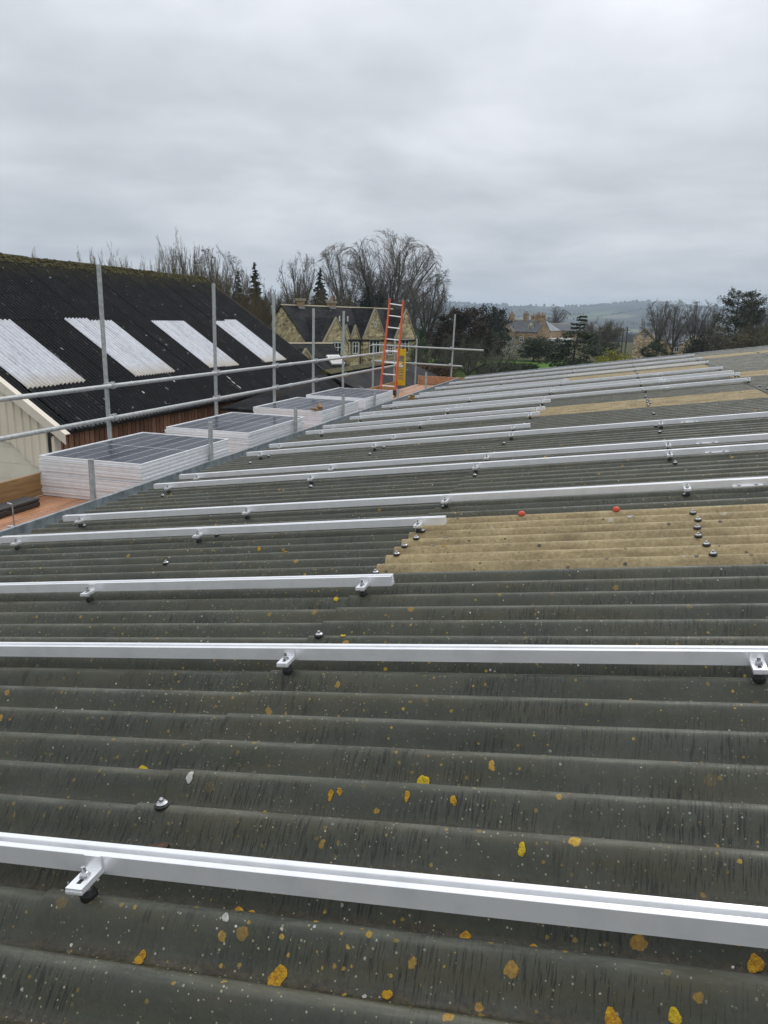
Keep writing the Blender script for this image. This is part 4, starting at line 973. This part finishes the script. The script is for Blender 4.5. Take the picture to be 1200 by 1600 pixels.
def bare_segs(seed, stems=1, trunk=.2, sp0=25, spread=38, trop=.12, kids=(7, 6, 5), ratio=.55, wob=.12, rad=.028, rmin=.0009):
    rg = random.Random(seed); T = []; Cc = []
    def rot(d, ang):
        ax = d.orthogonal(); ax.rotate(Quaternion(d, rg.uniform(0, 6.283))); q = d.copy(); q.rotate(Quaternion(ax, ang)); return q
    def branch(p, d, L, r, lev, mx):
        ns = 5 if lev == 0 else (4 if lev < mx else 2); out = T if lev == 0 else Cc
        for i in range(ns):
            d = (d + Vector((rg.gauss(0, wob), rg.gauss(0, wob), rg.gauss(0, wob) + trop))).normalized(); q = p + d * (L / ns)
            ra = max(r * (1 - .72 * i / ns), rmin); rb = max(r * (1 - .72 * (i + 1) / ns), rmin * .8); out.append((p, q, ra, rb))
            if lev < mx and (i > 0 or lev > 0):
                kn = kids[lev] / ns; kn = int(kn) + (rg.random() < kn - int(kn))
                for _ in range(kn):
                    branch(p.lerp(q, rg.random()), rot(d, math.radians(spread * rg.uniform(.6, 1.35))), L * ratio * rg.uniform(.65, 1.15) * (1 - .3 * i / ns), ra * .5, lev + 1, mx)
            p = q
    mx = len(kids)
    if trunk: T.append((Vector((0, 0, 0)), Vector((0, 0, trunk)), rad * 1.2, rad)); base = Vector((0, 0, trunk))
    else: base = Vector((0, 0, 0))
    for i in range(stems):
        a = 2 * math.pi * (i + rg.random() * .6) / stems; t = math.radians(sp0 * rg.uniform(.5, 1.2)) if stems > 1 else 0
        d = Vector((math.sin(t) * math.cos(a), math.sin(t) * math.sin(a), math.cos(t)))
        st = base + (Vector((math.cos(a), math.sin(a), 0)) * .04 if not trunk else Vector((0, 0, -trunk * .25 * rg.random())))
        branch(st, d, (1 - trunk) * rg.uniform(.82, 1.0) * (1 - .25 * (t > .55)), rad * (.75 if stems > 1 else 1), 0, mx)
    return T, Cc
def norm_tree(T, Cc):
    pts = np.array([s[1] for s in T + Cc]); zt = np.percentile(pts[:, 2], 99.6); w_ = (np.percentile(pts[:, 0], 98.5) - np.percentile(pts[:, 0], 1.5)); return zt, w_
PROTO = {}
def dome(T, Cc):
    """pull stray leaders back into a rounded crown"""
    pts = np.array([s[1] for s in T + Cc]); rr = np.hypot(pts[:, 0], pts[:, 1]); Rm, Hm = np.percentile(rr, 97), np.percentile(pts[:, 2], 96.5)
    def f(p):
        r = math.hypot(p.x, p.y)
        if r > Rm: q = (Rm + (r - Rm) * .3) / r; p = Vector((p.x * q, p.y * q, p.z)); r = Rm
        zm = Hm * (.45 + .55 * math.sqrt(max(0, 1 - (r / Rm) ** 2 * .85)))
        return Vector((p.x, p.y, zm + (p.z - zm) * .3)) if p.z > zm else p
    return [(f(a), f(b_), c, d) for a, b_, c, d in T], [(f(a), f(b_), c, d) for a, b_, c, d in Cc]
def proto(key, tm, cm, **kw):
    T, Cc = bare_segs(**kw)
    if key[:4] in ('vase', 'roun', 'upri'): T, Cc = dome(T, Cc)
    PROTO[key] = None; PROTO[key] = (seg_mesh(T, tm, 6), seg_mesh(Cc, cm, 3), *norm_tree(T, Cc))
proto('vase1', M_bark, M_twig, seed=3, stems=11, trunk=.12, sp0=40, spread=27, trop=.07, kids=(14, 8, 7), ratio=.50, wob=.06, rad=.016, rmin=.00085)
proto('vase2', M_bark, M_twig, seed=11, stems=10, trunk=.10, sp0=38, spread=27, trop=.07, kids=(13, 8, 7), ratio=.50, wob=.06, rad=.016, rmin=.00085)
proto('upright', M_bark, M_twig, seed=5, stems=8, trunk=.08, sp0=15, spread=20, trop=.10, kids=(14, 7, 5), ratio=.42, wob=.05, rad=.015)
proto('round1', M_bark, M_twig, seed=7, stems=8, trunk=.26, sp0=46, spread=36, trop=.045, kids=(12, 8, 8), ratio=.52, wob=.11, rad=.020, rmin=.0011)
proto('round2', M_bark, M_twig, seed=17, stems=7, trunk=.28, sp0=44, spread=38, trop=.045, kids=(12, 8, 8), ratio=.54, wob=.12, rad=.020, rmin=.0011)
proto('thick1', M_twigb, M_twigb, seed=21, stems=16, trunk=0, sp0=30, spread=30, trop=.06, kids=(15, 9, 7), ratio=.46, wob=.09, rad=.008, rmin=.0016)
proto('thick2', M_twigb, M_twigb, seed=23, stems=15, trunk=0, sp0=28, spread=34, trop=.05, kids=(15, 9, 7), ratio=.48, wob=.10, rad=.008, rmin=.0016)
proto('orch1', M_bark, M_twigg, seed=31, stems=7, trunk=.22, sp0=66, spread=46, trop=.06, kids=(12, 8, 6), ratio=.52, wob=.20, rad=.030)
proto('orch2', M_bark, M_twigg, seed=37, stems=6, trunk=.25, sp0=62, spread=50, trop=.06, kids=(12, 8, 6), ratio=.54, wob=.20, rad=.030)
tr_ = random.Random(77)
def bare(key, label, px, top, dist, wpx, name='bare_tree', group=None, rotz=None, cat='tree'):
    tm, cm, zt_, w_ = PROTO[key]; p = G(px, dist); z0 = gheight(p.x, p.y); h = zpx(px, top, dist) - z0; sz_ = h / zt_; sx_ = wpx / 1202 * dist / w_
    M = Matrix.Translation((p.x, p.y, z0)) @ Matrix.Rotation(tr_.uniform(0, 6.28) if rotz is None else rotz, 4, 'Z') @ Matrix.Diagonal((sx_, sx_, sz_, 1))
    t = thing(name, label, cat, (p.x, p.y, z0), group); ob('trunk', tm, t, M); ob('crown', cm, t, M); return t
GB = 'bare deciduous trees'
bare('vase1', 'biggest bare tree, wide fan of upright branches above the stone house', 606, 364, 118, 140, group=GB)
bare('vase2', 'slightly lower bare tree merging into the left side of the biggest one', 552, 384, 124, 104, group=GB)
bare('upright', 'narrow bare tree with close upright stems above the left chimney', 470, 396, 126, 62, group=GB)
bare('round1', 'fine twigged grey bare tree right of the ladder top', 668, 428, 96, 86, group=GB)
bare('round2', 'grey bare tree directly behind the ladder', 640, 440, 104, 70, group=GB)
GT = 'brushwood trees behind the barn'
for key, px, top, dd, wp, lb in (('round1', 345, 388, 62, 70, 'bare tree with spreading pale twigs just past the barn ridge end'), ('thick1', 292, 384, 66, 66, 'bushy brown bare tree over the barn ridge, left of the ridge end'), ('thick2', 262, 393, 68, 54, 'bushy brown treetop left of the taller bush over the barn ridge'), ('thick2', 322, 402, 58, 60, 'brown brushy tree rising at the ridge end of the barn'),
                                 ('thick1', 372, 428, 56, 66, 'tangled brown tree over the far slope of the barn, nearest the second pole'), ('thick2', 404, 446, 62, 46, 'tangled brown tree between the second and third scaffold poles'), ('thick1', 434, 452, 92, 54, 'brown brush tree left of the stone house gable'),
                                 ('thick2', 352, 440, 50, 50, 'low olive brown brush tree against the black barn verge'), ('thick1', 388, 470, 48, 40, 'lowest brown brush tree close to the black barn verge'), ('thick2', 455, 446, 92, 60, 'brown brush tree above the left roof of the stone house'),
                                 ('thick1', 498, 450, 96, 62, 'brown brush tree between the two house chimneys'), ('thick2', 532, 452, 98, 54, 'brown brush tree right behind the clay pot chimney'), ('upright', 62, 387, 85, 16, 'tiny bare treetop peeping alone over the left end of the barn ridge'),
                                 ('thick2', 138, 398, 80, 44, 'bare treetop over the barn ridge left of the nearest tall pole'), ('thick1', 182, 398, 84, 46, 'bare treetop over the barn ridge right of the nearest tall pole'), ('upright', 231, 401, 78, 22, 'single small feathery treetop midway along the barn ridge')):
    bare(key, lb, px, top, dd, wp, 'brush_tree', GT)
GR = 'bare trees on the right'
for key, px, top, dd, wp, lb in (('round1', 1030, 470, 128, 42, 'bare tree with rounded crown left of the row on the right'), ('round2', 1055, 469, 124, 44, 'rounded bare tree in front of the gabled cottage'), ('round1', 1087, 470, 126, 40, 'rounded bare tree in the middle of the right hand row'), ('round2', 1108, 474, 150, 34, 'paler bare tree at the right end of the row'),
                                 ('round1', 1192, 470, 130, 50, 'bare tree cut by the right picture edge'), ('round2', 862, 478, 215, 44, 'bare round tree behind the pale roofed cottage'), ('thick1', 940, 500, 160, 60, 'hazy grey bare tree right of the cedar'), ('thick2', 1180, 500, 120, 50, 'low bare brush below the tall pine on the right')):
    bare(key, lb, px, top, dd, wp, group=GR)
GO = 'old orchard trees'
for key, px, top, dd, wp, lb in (('orch1', 690, 522, 58, 70, 'lichened orchard tree left of the far scaffold pole'), ('orch2', 735, 524, 66, 74, 'lichened orchard tree right of the far scaffold pole'), ('orch1', 775, 538, 70, 62, 'gnarled orchard tree beside the clipped hedges'), ('orch2', 652, 540, 62, 46, 'small orchard tree close to the house corner')):
    bare(key, lb, px, top, dd, wp, 'orchard_tree', GO)

def quads(cent, nrm_jit, size, rs):
    """leaf quads: arrays of centres -> mesh data"""
    N = len(cent); a = rs.normal(size=(N, 3)); a /= np.linalg.norm(a, axis=1)[:, None]; t = rs.normal(size=(N, 3)); b_ = np.cross(a, t); b_ /= np.linalg.norm(b_, axis=1)[:, None]
    if nrm_jit is not None: a[:, 2] *= nrm_jit; b_[:, 2] *= nrm_jit
    s = size * rs.uniform(.6, 1.4, size=(N, 1)); V = np.stack([cent - a * s, cent - b_ * s * .55, cent + a * s, cent + b_ * s * .55], 1).reshape(-1, 3)
    F = np.arange(N * 4).reshape(-1, 4); return V, F
def clump_crown(seed, nclump, nleaf, shape, size, flat=None, rcl=.14):
    rs = np.random.RandomState(seed); cs = []
    while len(cs) < nclump:
        p = rs.uniform(-1, 1, 3); rr = np.linalg.norm(p)
        if .45 < rr < 1 and shape(p): cs.append(p * rs.uniform(.8, 1.12))
    cs = np.array(cs); idx = rs.randint(0, nclump, nleaf); r_ = rcl * rs.uniform(.5, 1.5, nclump)
    pts = cs[idx] + rs.normal(size=(nleaf, 3)) * r_[idx][:, None] * np.array([1, 1, .75]); return quads(pts, flat, size, rs)
def leafy(name, label, cat, px, top, dist, wpx, mat, seed=1, size=.05, nclump=70, nleaf=7000, bot=0.0, shape=lambda p: True, group=None, deep=1.0, trunk=True, rcl=.14):
    p = G(px, dist); z0 = gheight(p.x, p.y); h = zpx(px, top, dist) - z0; w_ = wpx / 1202 * dist
    V, F = clump_crown(seed, nclump, nleaf, shape, size, rcl=rcl); V = V.copy()
    lo = h * bot; V[:, 0] *= w_ / 2; V[:, 1] *= w_ / 2 * deep; V[:, 2] = lo + (V[:, 2] + 1) / 2 * (h - lo)
    V[:, 2] = np.maximum(V[:, 2], .03)
    ang = math.atan2(right_h.y, right_h.x); M = Matrix.Translation((p.x, p.y, z0)) @ Matrix.Rotation(ang, 4, 'Z')
    t = thing(name, label, cat, (p.x, p.y, z0), group)
    T, Cc = bare_segs(seed, stems=5, trunk=.18, sp0=45, spread=40, kids=(5, 3), ratio=.5, rad=.03)
    S2 = Matrix.Diagonal((w_ * .75, w_ * .75 * deep, h * .8, 1))
    if trunk: ob('trunk', seg_mesh(T + Cc, M_bark, 4), t, M @ S2)
    ob('crown' if trunk else 'foliage', np_mesh(V, F, mat), t, M); return t
cone = lambda p: math.hypot(p[0], p[1]) < .95 - .45 * max(p[2], 0)
leafy('yew_tree', 'broad dark rusty yew tree behind the far scaffold pole', 'tree', 722, 483, 92, 104, M_yewr, 2, .034, 130, 30000, .05, cone, rcl=.10)
leafy('yew_tree', 'almost black round topped evergreen left of the farmhouse', 'tree', 770, 481, 132, 60, M_yew, 3, .04, 80, 16000, .05, rcl=.12)
leafy('ivy_tree', 'green ivy clad tree hugging the right corner of the stone house', 'tree', 657, 520, 76, 26, M_ivy, 5, .06, 40, 4000, .0)
leafy('green_bush', 'bright green young bush at the foot of the house corner', 'bush', 664, 562, 74, 22, M_hedge, 6, .09, 20, 1800, 0, trunk=False)
leafy('evergreen_shrub', 'dark evergreen shrub below the farmhouse', 'shrub', 838, 524, 118, 64, M_shrub, 7, .05, 60, 6500, 0)
leafy('evergreen_shrub', 'dark shrub left of the farmhouse gable', 'shrub', 782, 515, 120, 56, M_shrub, 8, .05, 50, 5500, 0)
leafy('evergreen_shrub', 'low dark shrub filling the gap left of the cedar', 'shrub', 866, 530, 122, 44, M_shrub, 9, .06, 40, 4500, 0)
leafy('blossom_shrub', 'white blossoming shrub in front of the farmhouse gable', 'shrub', 808, 521, 96, 26, M_bloss, 10, .045, 26, 900, .45)
leafy('blossom_shrub', 'lower white blossom bush among the orchard branches', 'shrub', 797, 536, 84, 34, M_bloss, 11, .04, 24, 500, .3)
leafy('forsythia', 'yellow flowering shrub right of the cedar at the roof edge', 'shrub', 962, 543, 88, 58, M_forsy, 12, .045, 40, 4500, 0)
leafy('evergreen_shrub', 'dark rounded evergreen right of the cedar below the bare trees', 'shrub', 948, 528, 118, 44, M_shrub, 13, .05, 40, 4500, 0)
leafy('brown_bush', 'large rounded brown bush on the right below the pine', 'bush', 1124, 514, 112, 62, M_brownb, 14, .035, 70, 9000, 0)
leafy('evergreen_shrub', 'dark holly bush beside the brown bush on the right', 'shrub', 1092, 522, 110, 36, M_yew, 15, .06, 40, 4000, 0)
leafy('brown_bush', 'grey green bush at the foot of the tall pine', 'bush', 1170, 522, 108, 50, M_brownb, 16, .045, 50, 5500, 0)
leafy('evergreen_shrub', 'dark ivy covered shrub in front of the gabled cottage', 'shrub', 1030, 533, 116, 44, M_shrub, 17, .05, 40, 4500, 0)
leafy('evergreen_shrub', 'dark evergreen behind the stone house, left of the ladder', 'shrub', 590, 450, 112, 48, M_yew, 18, .045, 40, 5000, 0)
leafy('evergreen_shrub', 'dark evergreen behind the clay pot chimney', 'shrub', 556, 456, 112, 34, M_yew, 19, .05, 36, 4000, 0)
for px, top, dd, wp, lb, sd_ in ((812, 569, 86, 58, 'long clipped green hedge beside the lawn', 21), (776, 573, 78, 46, 'lower clipped green hedge by the orchard trees', 22)):
    p = G(px, dd); z1 = zpx(px, top, dd); wd = wp / 1202 * dd; rs = np.random.RandomState(sd_)
    c = rs.uniform(-1, 1, (5200, 3)); ax = rs.randint(0, 3, 5200); mm = np.abs(c) ** 6; sc_ = (mm.sum(1)) ** (-1 / 6.0); c = c * sc_[:, None]
    c = c * np.array([wd / 2, .8, z1 / 2]) * (1 + .06 * rs.normal(size=(5200, 1))); c[:, 2] += z1 / 2; c[:, 2] = np.maximum(c[:, 2], .05)
    V, F = quads(c, None, .10, rs); V[:, 2] = np.maximum(V[:, 2], .02)
    M = Matrix.Translation((p.x, p.y, 0)) @ Matrix.Rotation(math.atan2(right_h.y, right_h.x), 4, 'Z')
    t = thing('clipped_hedge', lb, 'hedge', (p.x, p.y, 0), 'clipped hedges by the lawn'); ob('foliage', np_mesh(V, F, M_hedge), t, M)
    b = MB(); b.box(-wd / 2 * .9, wd / 2 * .9, -.65, .65, 0, z1 * .88, M); b.build('stems', M_hedge, t)
p0, p1 = G(612, 52), G(706, 56); rs = np.random.RandomState(40); N = 15000    # copper hedge beyond the deck
tt = rs.uniform(0, 1, N); zt_ = zpx(660, 574, 54); c = np.outer(1 - tt, np.array(p0)) + np.outer(tt, np.array(p1)); c[:, 2] = rs.uniform(.0, 1, N) ** .7 * zt_ * (1 + .06 * np.sin(tt * 40)); c[:, :2] += rs.normal(size=(N, 2)) * .35
V, F = quads(c, None, .07, rs); V[:, 2] = np.maximum(V[:, 2], .02)
t = thing('beech_hedge', 'copper brown beech hedge beyond the far end of the scaffold deck', 'hedge', p0); ob('foliage', np_mesh(V, F, M_brownh), t)
dv = (p1 - p0); b = MB(); sdv = Vector((-dv.y, dv.x, 0)).normalized() * .3
b.prism([p0 - sdv, p0 + sdv, p0 + sdv + Vector((0, 0, zt_ * .85)), p0 - sdv + Vector((0, 0, zt_ * .85))], dv); b.build('stems', M_brownh, t)

def conifer(name, label, px, top, dist, wpx, mat, seed, kind='spruce', group=None):
    p = G(px, dist); z0 = gheight(p.x, p.y); h = zpx(px, top, dist) - z0; R_ = wpx / 2402 * dist; rs = np.random.RandomState(seed); rg = random.Random(seed)
    segs = []; cent = []
    lean_ = {'spruce': 0, 'cedar': .10 * h, 'pine': -.03 * h}[kind]
    axis = lambda f: np.array([lean_ * f ** 2.2, 0, f * h])
    for i in range(12): segs.append((axis(i / 12), axis((i + 1) / 12), h * .022 * (1 - i / 13), h * .022 * (1 - (i + 1) / 13)))
    if kind == 'spruce': tiers = [(f, R_ * (1 - f) ** .95 + .01 * R_, 3, -.35) for f in [.08 + .915 * (q + rg.random()) / 80 for q in range(80)]]
    elif kind == 'cedar': tiers = [(f, R_ * (1 - f) ** .85 * rg.uniform(.55, 1.2), rg.randint(5, 7), -.12) for f in [.05 + .94 * (q + rg.random() * .4) / 16 for q in range(16)]]
    else: tiers = [(f, R_ * (math.sin(math.pi * min(1, (f - .2) / .85)) ** .6 + .12) * rg.uniform(.6, 1.1), rg.randint(2, 4), .35) for f in sorted(rg.uniform(.25, 1.0) for _ in range(30))]
    for f, L, nb_, droop in tiers:
        for j in range(nb_):
            a = rg.uniform(0, 6.283); l = L * rg.uniform(.6, 1.1) + .02 * R_; st = axis(f); e = st + np.array([math.cos(a) * l, math.sin(a) * l, l * (droop + rg.uniform(-.12, .12))])
            segs.append((st, e, h * .006 * (1 - f * .6), h * .0015)); n = int(max(10, {'cedar': 260, 'pine': 170, 'spruce': 150}[kind] * l / R_))
            u = rs.uniform(.12, 1, n) ** .75; pp = st + np.outer(u, e - st); side = np.array([-math.sin(a), math.cos(a), 0]); sp = l * .24 * (1.15 - u)
            pp = pp + side * (rs.normal(size=n) * sp)[:, None] + np.array([0, 0, 1]) * (rs.normal(size=n) * l * {'pine': .09, 'cedar': .045, 'spruce': .06}[kind])[:, None]; cent.append(pp)
    cent = np.concatenate(cent); V, F = quads(cent, .55, h * {'cedar': .020, 'pine': .013, 'spruce': .014}[kind], rs); V[:, 2] = np.maximum(V[:, 2], .03)
    ang = math.atan2(right_h.y, right_h.x); M = Matrix.Translation((p.x, p.y, z0)) @ Matrix.Rotation(ang, 4, 'Z')
    t = thing(name, label, 'tree', (p.x, p.y, z0), group); ob('trunk', seg_mesh([(Vector(s[0]), Vector(s[1]), s[2], s[3]) for s in segs], M_bark, 5), t, M); ob('crown', np_mesh(V, F, mat), t, M)
conifer('cedar_tree', 'green cedar with drooping tiers and leaning tip standing on the lawn', 900, 487, 80, 150, M_cedar, 3, 'cedar')
conifer('spruce_tree', 'small pointed dark spruce between the second and third scaffold poles', 399, 410, 88, 74, M_spruce, 4, 'spruce', 'dark pointed spruces')
conifer('spruce_tree', 'pointed dark spruce left of the biggest bare tree', 500, 418, 116, 70, M_spruce, 5, 'spruce', 'dark pointed spruces')
conifer('spruce_tree', 'lesser spruce tip among brown branches past the barn ridge end', 373, 424, 84, 60, M_spruce, 6, 'spruce', 'dark pointed spruces')
conifer('spruce_tree', 'low spruce tip just right of the clay pot chimney', 574, 446, 110, 50, M_spruce, 8, 'spruce', 'dark pointed spruces')
conifer('pine_tree', 'tallest ragged pine on the right with bare lower trunk', 1150, 455, 124, 66, M_pine, 9, 'pine', 'ragged pines on the right')
conifer('pine_tree', 'lower ragged pine just right of the tallest one', 1172, 462, 128, 48, M_pine, 10, 'pine', 'ragged pines on the right')

# far hedgerows and woods: one mass
rs = np.random.RandomState(91); VV = []; FF = []; off = 0
ico_v = []
for i in range(6):
    for j in range(3): ico_v.append((math.cos(i * math.pi / 3) * math.sin((j + .7) * math.pi / 4), math.sin(i * math.pi / 3) * math.sin((j + .7) * math.pi / 4), math.cos((j + .7) * math.pi / 4)))
ico_v = np.array(ico_v + [(0, 0, 1.0)])
ico_f = [(i * 3 + j, i * 3 + j + 1, ((i + 1) % 6) * 3 + j + 1, ((i + 1) % 6) * 3 + j) for i in range(6) for j in range(2)]
ico_f = np.array(ico_f + [(i * 3, ((i + 1) % 6) * 3, 18, 18) for i in range(6)])[:12]
cands = 0
for row in range(80):                       # hedgerow lines and copses, bearing to the right of the barn
    a = rs.uniform(-.62, .75); r0 = rs.uniform(.0, 1) ** 1.3 * 2900 + 420; d_a = rs.uniform(0, 3.14); n = rs.randint(25, 70); copse = rs.rand() < .45
    bx_, by_ = r0 * math.sin(a), r0 * math.cos(a)
    for i in range(n):
        if copse: x, y = bx_ + rs.normal() * 55, by_ + rs.normal() * 38
        else: x, y = bx_ + math.cos(d_a) * (i - n / 2) * 8.5, by_ + math.sin(d_a) * (i - n / 2) * 8.5
        hgt = rs.uniform(4, 11) if copse else rs.uniform(2, 8); V = ico_v * np.array([hgt * .45, hgt * .45, hgt * .6]) * (1 + .22 * rs.normal(size=(19, 1))) + np.array([x, y, gheight(x, y) + hgt * .45])
        VV.append(V); FF.append(ico_f + off); off += 19
for a in np.arange(-.7, .9, .0022):         # skyline woods
    if math.sin(a * 17) + math.sin(a * 41 + 2) * .7 < -.5: continue
    r0 = 3480 + rs.uniform(-60, 60); x, y = r0 * math.sin(a), r0 * math.cos(a); hgt = rs.uniform(7, 15)
    VV.append(ico_v * np.array([hgt * .6, hgt * .6, hgt * .6]) * (1 + .2 * rs.normal(size=(19, 1))) + np.array([x, y, gheight(x, y) + hgt * .3])); FF.append(ico_f + off); off += 19
fo = ob('distant_woodland', np_mesh(np.concatenate(VV), np.concatenate(FF), M_far)); fo['kind'] = 'stuff'; fo['label'] = 'dark hazy hedgerows and copses scattered over the far hills'; fo['category'] = 'woodland'
# rough grass and weeds at the foot of the orchard
rs = np.random.RandomState(5); N = 16000; a = rs.uniform(0, 1, N); px_ = 660 + a * 190; dd = rs.uniform(58, 84, N)
c = np.array([[*G(float(x), float(d))[:2], 0.0] for x, d in zip(px_, dd)]); hgt = rs.uniform(.08, .42, N) * (.4 + .6 * (np.sin(px_ / 9) > -.2)); c[:, 2] = hgt / 2
t_ = rs.uniform(0, 6.28, N); wv = np.stack([np.cos(t_), np.sin(t_), np.zeros(N)], 1) * .02; ln = rs.normal(size=(N, 3)) * .08; ln[:, 2] = 0; bt = c.copy(); bt[:, 2] = 0.0; tp = bt + ln; tp[:, 2] = hgt
V = np.stack([bt - wv, bt + wv, tp + wv * .3, tp - wv * .3], 1).reshape(-1, 3); M_grass = leafmat('rough_grass', (.05, .085, .015), (.12, .16, .035))
go = ob('rough_grass', np_mesh(V, np.arange(4 * N).reshape(-1, 4), M_grass)); go['kind'] = 'stuff'; go['label'] = 'rough green grass growing under the orchard trees'; go['category'] = 'grass'

# ------------------------------------------------------------------ haze
m = bpy.data.materials.new('haze'); m.use_nodes = True; k = NT(m.node_tree)
pv = k.n('ShaderNodeVolumePrincipled'); pv.inputs['Color'].default_value = (.72, .85, 1.0, 1); pv.inputs['Density'].default_value = .00024; pv.inputs['Anisotropy'].default_value = .2
k.t.links.new(pv.outputs[0], k.n('ShaderNodeOutputMaterial').inputs['Volume'])
b = MB(); b.box(-5600, 5600, -5600, 5600, -32, 150); hz = b.build('haze', m); hz['kind'] = 'stuff'
